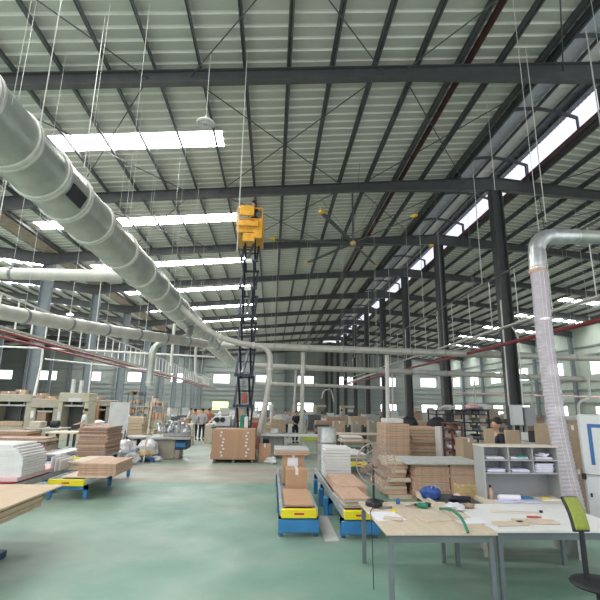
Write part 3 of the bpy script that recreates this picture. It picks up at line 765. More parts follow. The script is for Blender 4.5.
# ================================================================== WORKPIECES, TABLES, TOOLS
RN = random.Random(11)
def boards(n, x0, x1, y0, y1, z0, z1, m, label, top=None, group=None, jit=.02, rz=0, name='board', gap=.25, taper=0):
    h = (z1-z0)/n; cx, cy = (x0+x1)/2, (y0+y1)/2; out = []
    for i in range(n):
        dx, dy = RN.uniform(-jit, jit), RN.uniform(-jit, jit)
        T = Matrix.Translation((cx+dx, cy+dy, 0)) @ Matrix.Rotation(rz+RN.uniform(-jit, jit)*.3, 4, 'Z')
        k = 1-taper*i/n; a, b = (x1-x0)/2*k, (y1-y0)/2
        mm = m[i % len(m)] if isinstance(m, tuple) else m
        o = MB(T).chbox(-a, a, -b, b, z0+h*i+(.001 if i else 0), z0+h*(i+1)-min(.006, h*gap*.4), .004).build(name, mm)
        if i == n-1 and top: tag(o, top, 'board')
        else: tag(o, label, 'board', group or label+' group')
        out.append(o)
    return out
def pallet(x0, x1, y0, y1, label, m='board_tan', h=.13):
    t = thing('pallet', label, 'pallet', ((x0+x1)/2, (y0+y1)/2, 0))
    for i in range(3): x = x0+.05+(x1-x0-.1)*i/2; MB().box(x-.045, x+.045, y0, y1, 0, h-.025).build('stringer', m, t)
    for i in range(5): y = y0+.06+(y1-y0-.12)*i/4; MB().box(x0, x1, y-.05, y+.05, h-.025, h).build('deck_slat', m, t)
    return t
def roller_table(x0, x1, y0, y1, label, z=.43, bar=True, pitch=.16, barm='bar_yellow', legs='blue', plate=False):
    t = thing('roller_table', label, 'roller table', ((x0+x1)/2, (y0+y1)/2, 0))
    for x, s in ((x0, 1), (x1, -1)):
        g = MB(); g.box(x, x+s*.045, y0, y1, z-.11, z+.01) if s > 0 else g.box(x-.045, x, y0, y1, z-.11, z+.01); g.build('side_rail', 'rail', t)
    n = min(60, int((y1-y0-.15)/pitch))
    for i in range(n): y = y0+.14+pitch*i; MB().tube([(x0+.045, y, z-.04), (x1-.045, y, z-.04)], .03, 8).build('roller', 'roller', t)
    if bar:
        MB().chbox(x0+.02, x1-.02, y0-.07, y0-.005, z-.13, z+.012, .012).build('end_bumper', barm, t)
        MB().box((x0+x1)/2-.08, (x0+x1)/2+.08, y0-.073, y0-.07, z-.075, z-.045).build('red_marking', 'red', t)
    if plate: MB().chbox(x0-.02, x1+.02, y0-.05, y0-.01, .08, z-.15, .01).build('front_plate', legs, t)
    for y in [y0+.1+(y1-y0-.3)*i/max(1, round((y1-y0)/1.5)) for i in range(max(1, round((y1-y0)/1.5))+1)]:
        g = MB(); g.box(x0-.02, x1+.02, y-.03, y+.04, z-.22, z-.12); g.build('cross_beam', legs, t)
        for x in (x0+.02, x1-.02):
            g = MB(); g.box(x-.04, x+.04, y-.03, y+.04, .03, z-.12); l = g.build('leg', legs, t)
            MB().lathe([(.04, 0), (.04, .015), (.015, .02), (.015, .04)], (x, y, 0), 10).build('foot', 'grey_metal', l)
    return t
def carton(x0, x1, y0, y1, z0, z1, label, m='carton', lab=False, name='cardboard_box', group=None):
    t = thing(name, label, 'box', ((x0+x1)/2, (y0+y1)/2, z0), group)
    MB().chbox(x0, x1, y0, y1, z0, z1, .006).build('box_body', m, t)
    g = MB(); w = .03; cx = (x0+x1)/2; g.box(cx-w, cx+w, y0-.002, y1+.002, z1-.001, z1+.002); g.box(cx-w, cx+w, y0-.003, y0, z1-.10, z1); g.build('tape', 'tape', t)
    if lab: MB().box(x0+(x1-x0)*.22, x0+(x1-x0)*.72, y0-.004, y0-.001, z1-.30, z1-.06).build('shipping_label', 'paper', t)
    return t

# --- near left: big plywood stack on a low lift table
lt = thing('lift_table', 'dark low lift table under plywood stack at bottom left', 'lift table', (-4.4, 6.1, 0))
g = MB(); g.chbox(-5.6, -3.5, 5.1, 7.0, .50, .60, .01); g.build('table_top', 'steel_dark', lt)
for y in (5.3, 6.8):
    MB().bar((-5.4, y, .1), (-3.7, y, .5), .05, .08).build('scissor_arm', 'steel_dark', lt); MB().bar((-5.4, y+.06, .5), (-3.7, y+.06, .1), .05, .08).build('scissor_arm', 'steel_dark', lt)
MB().chbox(-5.6, -3.55, 5.15, 6.95, 0, .10, .01).build('base', 'navy', lt)
boards(5, -5.7, -3.27, 4.9, 7.15, .602, .785, 'plywood', 'thick plywood board in the stack at the bottom left corner', None, 'plywood boards at the bottom left', .012)
tag(MB().chbox(-5.7, -3.22, 4.92, 7.7, .786, .806, .004).build('board', 'plywood'), 'topmost long plywood sheet overhanging the stack at bottom left', 'board')

# --- left roller tables with foam and boards
roller_table(-6.5, -5.05, 9.85, 13.4, 'wide dark roller table carrying the white foam sheets', .44, False, legs='blue')
tag(MB().chbox(-6.5, -5.13, 9.9, 12.0, .45, .475, .004).build('board', 'red'), 'thin red sheet beneath the pink sheet under the foam', 'board')
tag(MB().chbox(-6.5, -5.07, 9.9, 12.0, .476, .56, .01).build('board', 'pink'), 'pale pink sheet lying under the white foam stack', 'board')
for i in range(12):
    z0 = .562+.052*i; u = i/11; xr = -5.03-.26*u**4+RN.uniform(-.008, .008); th = .05
    n = 8; arc = [(xr-.025+.028*math.sin(PI*k/n), z0+th/2-th/2*math.cos(PI*k/n)) for k in range(n+1)]
    poly = [(-6.45, z0)]+arc+[(-6.45, z0+th)]
    o = MB().prism_y(poly, 9.95+RN.uniform(-.01, .01)+.02*u, 10.95+RN.uniform(-.02, .02)).build('foam_sheet', 'foam', None, 60)
    tag(o, 'topmost white foam sheet of the stack at left' if i == 11 else 'white rounded foam sheet in the stack at left', 'foam sheet', None if i == 11 else 'white foam sheets in the left stack')
for i in range(3):
    x = -5.02+.05*i
    tag(MB(Matrix.Translation((x-.1, 0, 0))).chbox(0, .03, 11.35+.1*i, 12.1+.1*i, .455, .80-.05*i, .008).build('foam_sheet', 'foam'), 'white foam sheet standing on edge behind the rounded foam stack', 'foam sheet', 'foam sheets standing behind the stack')
roller_table(-4.78, -3.98, 10.6, 13.9, 'blue-legged roller table with yellow end bumper, nearest on the left', .42)
tag(MB().chbox(-4.6, -3.6, 10.75, 12.2, .431, .455, .004).build('board', 'plywood_pale'), 'single pale sheet jutting out beneath the pinkish boards on the nearest left table', 'board')
boards(5, -4.28, -3.45, 10.85, 12.1, .456, .73, 'board_pink', 'pinkish board in the neat pile on the nearest left roller table', 'topmost pinkish board on the nearest left roller table', 'pinkish boards on nearest left roller table', .012)
boards(4, -5.0, -4.32, 12.0, 13.3, .431, .62, 'plywood_pale', 'pale board in the small pile behind the pinkish boards', 'topmost pale board in the small pile behind the pinkish boards', 'pale boards behind the pinkish pile', .04, name='board')
# dark table with white sheet, yellow bumper, brown stack
roller_table(-7.2, -6.5, 15.0, 17.4, 'dark blue roller table holding a wide white sheet at left', .46, False, legs='navy')
a_ = PZ(43, 457, .5)
tag(MB().chbox(a_.x, -6.32, 14.6, 16.4, .475, .53, .008).build('board', 'white'), 'wide white sheet resting on the dark blue left table', 'board')
roller_table(-6.22, -5.38, 14.75, 17.0, 'roller table with yellow bumper under the tall brown stack', .40)
boards(16, -6.06, -5.16, 15.05, 16.5, .415, 1.28, ('board_brown', 'board_brown', 'board_pink'), 'brown board in the tall layered stack left of the whiteboard', 'topmost brown board of the tall stack left of the whiteboard', 'brown boards left of the whiteboard', .045)

# --- whiteboard on an easel
yb = 18.2; p0, p1, p2 = P(110, 403, yb), P(128, 404, yb), P(108.5, 436, yb)
t = thing('whiteboard', 'portrait whiteboard on a dark four-legged stand at left', 'whiteboard', ((p0.x+p1.x)/2, yb, 0))
T = Matrix.Translation((p0.x+.02, yb, 0)) @ Matrix.Rotation(-.06, 4, 'X')
MB(T).chbox(0, p1.x-p0.x, -.02, .01, p2.z, p0.z, .01).build('writing_panel', 'board_grey', t)
W = p1.x-p0.x
for a, b, c, d in ((-.02, W+.02, p0.z, p0.z+.03), (-.02, W+.02, p2.z-.03, p2.z), (-.03, 0, p2.z-.03, p0.z+.03), (W, W+.03, p2.z-.03, p0.z+.03)): MB(T).box(a, b, -.03, .015, c, d).build('frame_edge', 'rail', t)
for x in (.02, W-.02):
    MB(T).bar((x, .02, p2.z+.3), (x-.03, -.25, 0.02), .035).build('leg', 'black', t); MB(T).bar((x, .03, p2.z+.3), (x, .65, 0.02), .035).build('leg', 'black', t)
MB(T).bar((.0, -.12, .3), (W, -.12, .3), .03).build('brace', 'black', t)

# --- plastic bags, blue crate
for i, (px, py, r, lb) in enumerate(((113, 461, (.36, .3, .34), 'left crumpled translucent plastic bag near whiteboard legs'), (123, 461, (.34, .3, .42), 'tall crumpled plastic bag between the others near whiteboard'), (129, 465, (.25, .25, .22), 'small crumpled plastic bag nearest the blue pallet'))):
    c = PZ(px, py, 0); tag(MB().blob((c.x, c.y+.2, r[2]*.72), r, 18, 12, .16, i+4, .28).build('plastic_bag', 'plastic_bag', None, 25), lb, 'bag')
c = PZ(142, 462, 0); t = thing('plastic_pallet', 'small blue plastic pallet on the floor by machine', 'pallet', (c.x, c.y+.3, 0))
for i in range(3): MB().chbox(c.x-.42+.35*i, c.x-.28+.35*i, c.y-.05, c.y+.75, 0, .10, .01).build('runner', 'cabinet_blue', t)
MB().chbox(c.x-.45, c.x+.45, c.y-.08, c.y+.78, .10, .16, .01).build('deck', 'cabinet_blue', t)
tag(MB().blob((c.x+.08, c.y+.45, .42), (.34, .28, .34), 18, 12, .13, 9, .25).build('plastic_bag', 'plastic_bag', None, 25), 'white plastic bag sitting on the small blue pallet', 'bag')
tag(MB().blob((c.x+.05, c.y+.12, .26), (.28, .16, .13), 16, 10, .2, 12, .25).build('offcut_pile', 'hessian', None, 25), 'orange-tan offcuts in front of bag on the small blue pallet', 'offcuts')
tag(MB().blob((c.x+.5, c.y+.1, .1), (.18, .14, .1), 16, 10, .2, 13, .0).build('plastic_bag', 'plastic_bag', None, 25), 'flat scrap of plastic on floor right of the blue pallet', 'bag')

# --- edge-bander type machine with silver clutter
Y = 17.9; a, b = P(153, 437, Y), P(190, 434, Y)
t = thing('woodworking_machine', 'beige and dark blue woodworking machine with a wide table, centre left', 'machine', ((a.x+b.x)/2, Y+.6, 0))
MB().chbox(a.x+.05, a.x+.85, Y-.05, Y+.9, .0, a.z-.08, .03).build('cabinet', 'beige', t)
MB().chbox(a.x+.80, b.x-.08, Y-.02, Y+.85, .35, a.z-.10, .03).build('side_cabinet', 'navy', t)
MB().chbox(a.x+.82, b.x-.35, Y+.0, Y+.8, .0, .35, .03).build('plinth', 'beige', t)
MB().chbox(a.x-.2, b.x+.05, Y-.2, Y+1.0, a.z-.08, a.z+.0, .02).build('work_table', 'machine_grey', t)
MB().chbox(a.x+.3, b.x-.1, Y+.3, Y+.9, a.z, a.z+.16, .02).build('fence', 'machine_grey', t)
MB().chbox(a.x+.87, b.x-.15, Y-.035, Y-.02, .45, a.z-.2, .01).build('door', 'blue', t)
ht = a.z
for i in range(26):
    x = a.x+.1+RN.uniform(0, 1.15); y = Y+.3+RN.uniform(0, .5); z = a.z+.16; r = RN.uniform(.06, .13); hh = RN.uniform(.15, .55)*(1-abs(x-a.x-.65)*.7)
    g = MB(Matrix.Translation((x, y, z)) @ Matrix.Rotation(RN.uniform(-.5, .5), 4, 'X') @ Matrix.Rotation(RN.uniform(-.5, .5), 4, 'Y'))
    g.lathe([(r, 0), (r, hh*.5), (r*.6, hh*.55), (r*.6, hh*.8), (r*.9, hh*.82), (r*.9, hh)], (0, 0, 0), 12); g.box(-r*.5, r*1.6, -.04, .04, hh*.2, hh*.4)
    g.build('spindle_head', RN.choice(['galv_bright', 'machine_white', 'grey_metal', 'galv_bright']), t)
c = P(139, 438, 18.9)
t = thing('round_table', 'round grey turntable on a dark pedestal beside the beige machine', 'turntable', (c.x, 18.9, 0))
MB().lathe([(.48, 0), (.5, .02), (.5, .06), (.47, .08)], (c.x, 18.9, c.z), 28).build('table_top', 'machine_grey', t)
MB().lathe([(.3, 0), (.3, .05), (.08, .08), (.08, c.z-.02)], (c.x, 18.9, 0), 18).build('pedestal', 'black', t)
p, q = P(144, 455, 16.9), P(153, 396, 17.3)
tag(MB().bar((p.x, 16.9, .02), q, .05, .04).build('wooden_pole', 'plywood_pale'), 'long pale wooden pole leaning beside the beige machine', 'pole')

# --- strapped board pallet in front of the lift
pallet(-2.05, -.6, 17.1, 18.2, 'wooden pallet beneath strapped stack of brown boards in front of lift', 'gutter', .12)
n = 16; h = (1.16-.125)/n
for i in range(n):
    dx, dy = RN.uniform(-.012, .012), RN.uniform(-.01, .01); w = .80-.003*i
    tag(MB(Matrix.Translation((-1.33+dx, 17.6+dy, 0))).chbox(-w, w, -.62, .62, .125+h*i+.0005, .125+h*(i+1)-.0015, .002).build('board', 'carton'),
        'topmost brown board of the strapped stack in front of the lift' if i == n-1 else 'brown board in the strapped pallet stack in front of the lift', 'board', None if i == n-1 else 'brown boards of the strapped stack')
for j, x in enumerate((-1.78, -.87)):
    for i in range(8):
        tag(MB(Matrix.Translation((x+RN.uniform(-.05, .05)+.04*(i % 3), 16.965, .22+.115*i))).chbox(-.035, .035, -.006, .0, 0, .06, .003).build('paper_tag', 'paper'), 'small white paper tag on the front of strapped board stack', 'tag', 'white tags on the strapped board stack')
carton(-.42, .02, 17.3, 17.8, 0, .62, 'open brown carton on the floor right of strapped boards', 'carton')
tag(MB().blob((.05, 16.9, .1), (.2, .2, .14), 14, 9, .2, 21, .2).build('plastic_bag', 'plastic_bag', None, 25), 'crumpled plastic on floor right of the strapped boards', 'bag')

# --- sliding table saw
ts = thing('table_saw', 'long white sliding table saw across the middle behind the roller tables', 'table saw', (.7, 18.8, 0))
MB().chbox(-.55, 2.0, 18.35, 18.75, .84, .92, .01).build('sliding_table', 'machine_white', ts)
MB().chbox(-.5, .55, 18.8, 19.8, .15, .86, .03).build('base', 'machine_grey', ts)
MB().chbox(-.5, 1.3, 18.78, 19.9, .86, .90, .01).build('saw_table', 'grey_metal', ts)
for x in (-.35, .6, 1.3, 1.9): MB().box(x-.05, x+.05, 18.4, 18.7, 0, .84).build('leg', 'machine_grey', ts)
MB().box(-.4, 1.95, 18.5, 18.6, .2, .28).build('stretcher', 'machine_grey', ts)
MB().chbox(.0, .3, 19.2, 19.3, .9, 1.1, .01).build('fence', 'galv_bright', ts)
MB().chbox(1.25, 1.85, 18.3, 18.34, .68, .83, .01).build('side_panel', 'lime', ts)
MB().chbox(-.35, -.05, 18.7, 18.78, .45, .7, .02).build('switch_box', 'black', ts)
g = MB(); 
for i in range(3): g.box(-.8+.0, -.55, 18.2+.2*i, 18.3+.2*i, .1, .6)
# drum
t = thing('metal_drum', 'tall silver metal cylinder standing behind the white board stack', 'cylinder', (1.62, 13.3, 0))
MB().lathe([(.27, 0), (.28, .02), (.28, .06), (.27, .08), (.27, 1.42), (.28, 1.43), (.28, 1.46), (.25, 1.465)], (1.62, 13.3, 0), 32).build('shell', 'galv_bright', t)
MB().lathe([(.27, 0), (.282, .01), (.282, .03), (.27, .04)], (1.62, 13.3, 1.02), 32).build('seam_ring', 'grey_metal', t)

# --- centre roller tables
roller_table(.19, .81, 7.85, 12.5, 'centre roller table with yellow bumper and blue legs holding cartons', .43, plate=True)
MB()
tag(MB().chbox(.27, .75, 7.95, 9.38, .441, .475, .004).build('board', 'carton'), 'single brown board lying flat on the centre roller table', 'board')
carton(.34, .76, 9.48, 9.98, .441, .815, 'nearer brown cardboard box on the centre roller table', 'carton')
carton(.28, .73, 10.1, 10.7, .441, 1.03, 'taller brown cardboard box with white label on centre roller table', 'carton', True)
boards(3, .10, .84, 10.0, 10.8, 1.033, 1.16, ('board_pink', 'board_pink', 'board_grey'), 'pinkish board under the grey one lying on the labelled box', 'grey board on top of the labelled cardboard box', 'boards lying on the labelled box', .01)
roller_table(1.2, 1.78, 7.75, 12.6, 'right-hand roller table with blue legs beside the pedestal fan', .43, plate=True)
boards(5, 1.22, 1.68, 7.85, 8.85, .441, .60, ('board_pink', 'board_grey'), 'thin board in the low pile at the near end of right roller table', 'grey-topped board at the near end of right roller table', 'thin boards at near end of right roller table', .015, rz=.05)
boards(4, 1.27, 1.86, 8.95, 10.5, .441, .60, 'board_pink', 'pinkish board in the low pile before the white stack', 'topmost pinkish board before the white stack', 'pinkish boards before the white stack', .02)
boards(11, 1.27, 1.86, 10.72, 11.5, .441, 1.13, 'white', 'white panel in the square stack on the right roller table', 'topmost white panel of the square stack on right roller table', 'white panels in the square stack', .01)
for k, (yy, hh) in enumerate(((9.3, .42), (10.2, .42), (11.4, .42))):
    tag(MB().chbox(1.08, 1.17, yy, yy+.16, .0, hh-.1, .01).build('stop_block', 'blue'), ('blue foot pedestal beside right roller table, nearest', 'blue foot pedestal beside right roller table, middle', 'blue foot pedestal beside right roller table, farthest')[k], 'pedestal')
tag(MB().chbox(.90, 1.13, 7.6, 9.2, 0, .025, .004).build('board', 'board_grey'), 'narrow grey sheet lying on floor between centre roller tables', 'board')
roller_table(2.4, 2.95, 14.1, 16.4, 'farther roller table with yellow bumper directly behind pedestal fan', .42)
roller_table(3.22, 3.8, 14.0, 16.4, 'farther roller table with yellow bumper right of the fan grille', .42)
boards(4, 2.25, 2.95, 14.5, 16.2, .43, .62, ('board_tan', 'white'), 'mixed board in the low pile behind the fan', 'topmost mixed board in the low pile behind the fan', 'mixed boards behind the fan', .06)
boards(14, 3.74, 4.52, 14.9, 16.2, .43, 1.52, ('board_pink', 'board_pink', 'board_tan'), 'brown board in the tall square stack right of fan', 'topmost brown board of the tall square stack right of fan', 'brown boards right of the fan', .015)
tag(MB().chbox(3.82, 4.4, 15.1, 15.9, 1.525, 1.68, .02).build('storage_box', 'machine_white'), 'white box on top of the tall square stack', 'box')
pallet(4.0+.6, 6.1, 15.9, 17.2, 'pallet under the sloping tan board pile', 'board_tan')
boards(12, 4.75, 6.15, 15.9, 17.1, .135, 1.38, ('board_tan', 'board_tan', 'board_pink'), 'tan board in the uneven pile behind the grey-topped stack', 'topmost tan board of the uneven pile behind the grey-topped stack', 'tan boards of the uneven pile', .07, taper=.25)
# --- near right board piles
pallet(3.3, 4.9, 10.75, 11.9, 'pallet under the grey-topped pinkish board stack', 'board_tan', .12)
boards(14, 3.32, 4.12, 10.6, 11.9,   .125, .80, 'board_salmon', 'pinkish board in the layered stack under the grey top, left half', None, 'pinkish boards in left half of grey-topped stack', .02)
boards(3, 4.15, 4.9, 10.62, 11.9, .125, .80, 'board_salmon', 'thick orange-brown block in the right half of grey-topped stack', None, 'thick blocks in right half of grey-topped stack', .005)
tag(MB().chbox(3.1, 4.98, 10.5, 12.0, .803, .835, .005).build('board', 'board_grey'), 'wide grey-white sheet covering the pinkish stack behind the desk', 'board')
boards(9, 2.72, 3.26, 10.9, 12.2, .002, .84, ('plywood_pale', 'board_salmon'), 'staggered pale board at the left end of the grey-topped stack', 'topmost staggered pale board left of grey-topped stack', 'staggered boards left of grey-topped stack', .07, rz=.0)

# --- pedestal fan on the bench
F = Vector((1.43, 6.45, .771)); H = P(376, 463.5, 6.45)
pf = thing('pedestal_fan', 'round industrial fan with wire grille on a black post on the bench', 'fan', F)
MB().lathe([(.11, 0), (.115, .01), (.115, .05), (.09, .075), (.03, .09)], F, 24).build('base', 'black', pf)
MB().tube([(F.x, F.y, F.z+.06), (F.x, F.y, H.z-.02)], .016, 12).build('post', 'black', pf)
TH = Matrix.Translation((F.x+.04, F.y, H.z)) @ Matrix.Rotation(-.25, 4, 'Z') @ Matrix.Rotation(-.12, 4, 'X')
MB(TH @ Matrix.Rotation(PI/2, 4, 'X')).lathe([(.03, -.16), (.055, -.14), (.06, -.05), (.05, .01)], (0, 0, 0), 16).build('motor', 'grey_metal', pf)
g = MB(TH); R = .27
for rr, yy in ((R, -.03), (R, .03), (.07, -.1), (.17, -.085), (.17, .07)):
    g.tube([(rr*math.cos(a), yy, rr*math.sin(a)) for a in [2*PI*i/32 for i in range(33)]], .004 if rr < R else .007, 6)
for i in range(36):
    a = 2*PI*i/36; c, s_ = math.cos(a), math.sin(a)
    g.tube([(.06*c, -.10, .06*s_), (.17*c, -.085, .17*s_), (R*c, -.03, R*s_), (R*c, .03, R*s_), (.17*c, .07, .17*s_), (.06*c, .08, .06*s_)], .0028, 4)
g.build('grille', 'fan_wire', pf)
MB(TH @ Matrix.Rotation(PI/2, 4, 'X')).lathe([(.045, 0), (.05, .02), (.02, .03)], (0, 0, .02), 14).build('hub', 'board_brown', pf)
for i in range(3):
    T = TH @ Matrix.Rotation(2*PI*i/3+.5, 4, 'Y') @ Matrix.Rotation(.5, 4, 'X'); g = MB(T)
    g.prism([(.03, -.04), (.12, -.10), (.22, -.10), (.25, .0), (.2, .08), (.1, .07), (.03, .04)], -.004, .004); g.T = T
    g.build('blade', 'board_brown', pf)
tag(MB().tube(bend([(1.40, 6.33, .775), (1.30, 6.1, .78), (1.24, 5.75, .776), (1.21, 5.6, .72), (1.2, 5.5, .1)], .2), .005, 6).build('power_cable', 'black'), 'black fan cable trailing over the left edge of the bench', 'cable')

# --- benches in the near right
def bench(x0, x1, y0, y1, z, top, label, mt='steel_grey'):
    t = thing('workbench', label, 'workbench', ((x0+x1)/2, (y0+y1)/2, 0))
    MB().chbox(x0, x1, y0, y1, z-.03, z, .004).build('bench_top', top, t)
    for x in (x0+.06, x1-.06):
        for y in (y0+.06, y1-.06): MB().box(x-.025, x+.025, y-.025, y+.025, 0, z-.03).build('leg', mt, t)
    MB().box(x0+.06, x1-.06, y0+.04, y0+.08, z-.11, z-.03).build('apron', mt, t); MB().box(x0+.06, x1-.06, y1-.08, y1-.04, z-.11, z-.03).build('apron', mt, t)
    return t
bench(1.27, 2.5, 5.15, 6.72, .77, 'plywood_pale', 'plywood-topped bench at bottom right of centre carrying the fan')
bench(2.53, 4.15, 5.25, 6.60, .77, 'white', 'white-topped bench at bottom right in front of pigeonhole desk')
def sheet(px0, py0, w, d, rz, m, lb, z=.771, th=.006, name='sheet', cat='sheet', group=None):
    c = PZ(px0, py0, z); return tag(MB(Matrix.Translation((c.x, c.y, z)) @ Matrix.Rotation(rz, 4, 'Z')).chbox(-w/2, w/2, -d/2, d/2, 0, th, .002).build(name, m), lb, cat, group)
sheet(386, 516, .36, .45, .1, 'paper', 'white paper sheet on plywood bench in front of fan', th=.003)
sheet(393, 519, .22, .12, -.4, 'plywood_pale', 'small wood offcut on the white paper by the fan', z=.776, th=.015, name='offcut')
sheet(441, 519, .55, .22, .25, 'plywood_pale', 'pale wood strip crossing the gap between benches', th=.02, name='offcut')
sheet(470, 521, .35, .25, .1, 'paper', 'white paper at the left side of the white bench', th=.004)
sheet(515, 513, .6, .05, -.1, 'laminate_edge', 'long thin wood strip on the white bench', th=.02, name='offcut')
sheet(535, 522, .5, .18, -.1, 'plywood_pale', 'pale board strip near the front of the white bench', z=.775, th=.015, name='offcut')
sheet(510, 524, .4, .16, .1, 'plywood_pale', 'second pale board strip at the front left of white bench', z=.775, th=.015, name='offcut')
c = PZ(534, 517, .79); tag(MB(Matrix.Translation(c) @ Matrix.Rotation(1.5, 4, 'Z') @ Matrix.Rotation(PI/2, 4, 'X')).lathe([(.008, -.09), (.012, -.08), (.012, .05), (.009, .055), (.009, .09)], (0, 0, 0), 10).build('marker_pen', 'red'), 'red marker pen lying on the white bench', 'pen')
c = PZ(541, 512, .78); tag(MB().chbox(c.x-.02, c.x+.02, c.y-.015, c.y+.015, .771, .80, .004).build('pen_cap', 'black'), 'tiny black cap on white bench near the red marker', 'cap')
def drill(px, py, m, lb, rz=0, k=1.0):
    c = PZ(px, py, .771); T = Matrix.Translation((c.x, c.y, .771)) @ Matrix.Rotation(rz, 4, 'Z') @ Matrix.Scale(k, 4)
    t = thing('power_drill', lb, 'drill', (c.x, c.y, .771))
    MB(T @ Matrix.Translation((0, 0, .035)) @ Matrix.Rotation(PI/2, 4, 'Y')).lathe([(.02, -.09), (.033, -.08), (.035, 0), (.03, .04), (.018, .05)], (0, 0, 0), 14).build('motor_housing', m, t)
    MB(T @ Matrix.Translation((0, 0, .035)) @ Matrix.Rotation(PI/2, 4, 'Y')).lathe([(.015, .05), (.018, .06), (.014, .09), (.004, .095), (.004, .14)], (0, 0, 0), 12).build('chuck', 'black', t)
    MB(T).bar((-.04, 0, .03), (-.06, -.12, .022), .035, .03).build('handle', m, t)
    MB(T).chbox(-.10, -.02, -.17, -.10, 0, .05, .008).build('battery', 'black', t)
drill(376, 505, 'teal', 'teal power drill beside the base of the fan', .2, 1.2)
drill(421, 508, 'green', 'green power drill lying in the middle of plywood bench', 2.6)
c = PZ(398, 504, .771); tag(MB(Matrix.Translation((c.x, c.y, .771))).lathe([(.025, 0), (.03, .01), (.03, .05), (.015, .06), (.012, .075)], (0, 0, 0), 14).build('bottle', 'cabinet_blue'), 'small blue bottle at the back of plywood bench', 'bottle')
c = PZ(394, 512, .771)
g = MB()
for k in range(1): g.lathe([(.02, 0), (.034, 0), (.034, .025), (.02, .025)], (c.x, c.y, .772), 18)
tag(g.build('tape_roll', 'bar_yellow'), 'small yellow tape roll on plywood bench near the fan', 'tape')
c = PZ(385, 509, .771); tag(MB(Matrix.Translation((c.x, c.y, .771)) @ Matrix.Rotation(.4, 4, 'Z')).prism([(-.1, 0), (-.02, .02), (.1, .012), (.12, 0), (.1, -.012), (-.02, -.015)], 0, .025).build('hand_plane', 'grey_metal'), 'grey hand tool lying right of the teal drill', 'tool')
c = PZ(405, 506, .785); tag(MB().tube([c, c+Vector((.18, .02, 0)), c+Vector((.38, .1, 0))], .006, 8).build('steel_rod', 'grey_metal'), 'thin steel rod lying along the back of the plywood bench', 'rod')
a = PZ(450, 523, .771); b = PZ(443, 512, .771)
tag(MB().tube(bend([(a.x+.02, a.y-.45, .785), (a.x+.02, a.y-.3, .90), (a.x+.01, a.y-.02, .93), (b.x, b.y+.1, .79)], .15), .016, 10).build('green_hose', 'green'), 'dark green hose looping up over the gap between benches', 'hose')
c = PZ(456, 510, .771); tag(MB().blob((c.x-.03, c.y, .81), (.12, .1, .05), 16, 10, .2, 31, .2).build('rag', 'cloth_white'), 'crumpled white rag on the left end of white bench', 'rag')
c = PZ(468, 508, .771); tag(MB().blob((c.x, c.y, .80), (.09, .06, .035), 16, 10, .25, 33, .2).build('glove', 'board_brown'), 'brown work glove beside the white rag', 'glove')
# small cart behind
t = bench(2.48, 3.22, 6.85, 7.75, .69, 'steel_dark', 'small dark-topped cart with pale wood edging between bench and stack', 'plywood_pale')
for q in ((2.44, 3.26, 6.81, 6.85), (2.44, 2.48, 6.85, 7.78), (3.22, 3.26, 6.85, 7.78)): MB().box(q[0], q[1], q[2], q[3], .63, .72).build('edging', 'plywood_pale', t)
c = P(431, 495, 7.35); cx = c.x
t = thing('tool_bag', 'blue cloth tool bag with pale loops on the small cart', 'bag', (cx, 7.35, .69))
MB().blob((cx, 7.35, .77), (.16, .13, .11), 18, 12, .1, 41, .25).build('bag_body', 'blue_cloth', t)
for dx in (.05, .12): MB().tube([(cx+dx+.07*math.cos(a), 7.28, .82+.11*math.sin(a)) for a in [PI*i/10 for i in range(11)]]+[(cx+dx-.07, 7.28, .72)], .008, 6).build('bag_loop', 'machine_grey', t)
c = P(466, 495, 7.45); cx = c.x-.0
t = thing('wooden_crate', 'small yellowish slatted wooden crate on the small cart', 'crate', (cx, 7.45, .69))
for i in range(5): MB().box(cx-.13, cx+.13, 7.34, 7.355, .70+.04*i, .728+.04*i).build('slat', 'hessian', t)
for i in range(5): MB().box(cx-.13, cx-.115, 7.36, 7.6, .70+.04*i, .728+.04*i).build('slat', 'hessian', t)
for x in (cx-.13, cx+.115): MB().box(x, x+.015, 7.355, 7.375, .69, .89).build('corner_post', 'hessian', t)
MB().box(cx-.115, cx+.13, 7.36, 7.6, .70, .86).build('contents', 'hessian', t)
c = P(461, 502, 7.05); tag(MB().blob((c.x, 7.1, .73), (.16, .1, .05), 16, 10, .2, 43, .2).build('rag', 'cloth_dark'), 'crumpled black cloth at the front of the small cart', 'cloth')
c = P(457, 494, 7.3); tag(MB().blob((c.x, 7.3, .73), (.06, .06, .05), 14, 9, .15, 44, .2).build('rag', 'pink'), 'small pinkish rag between the blue bag and the crate', 'cloth')

# --- desk with pigeonholes
D0, D1, DF = 3.27, 4.47, 7.02
dk = thing('pigeonhole_desk', 'grey office desk with six pigeonholes and a pale wooden top edge', 'desk', ((D0+D1)/2, 7.1, 0))
MB().chbox(D0-.03, D1+.03, 6.68, 7.36, .72, .75, .004).build('desk_top', 'laminate_edge', dk)
for x in (D0, D1-.03): MB().box(x, x+.03, 6.75, 7.34, 0, .72).build('side_panel', 'laminate_side', dk)
MB().box(D0+.03, D1-.03, 7.28, 7.31, .15, .72).build('modesty_panel', 'steel_grey', dk)
for x in (D0, D1-.022): MB().box(x, x+.022, DF, DF+.33, .75, 1.50).build('hutch_side', 'laminate_side', dk)
MB().chbox(D0-.01, D1+.01, DF-.01, DF+.34, 1.50, 1.525, .003).build('hutch_top', 'laminate_edge', dk)
MB().box(D0+.022, D1-.022, DF+.31, DF+.33, .75, 1.50).build('hutch_back', 'laminate', dk)
zs = (1.11, 1.30)
for z in zs: MB().box(D0+.022, D1-.022, DF+.005, DF+.31, z, z+.018).build('hutch_shelf', 'laminate_side', dk)
cw = (D1-D0-.044)/3
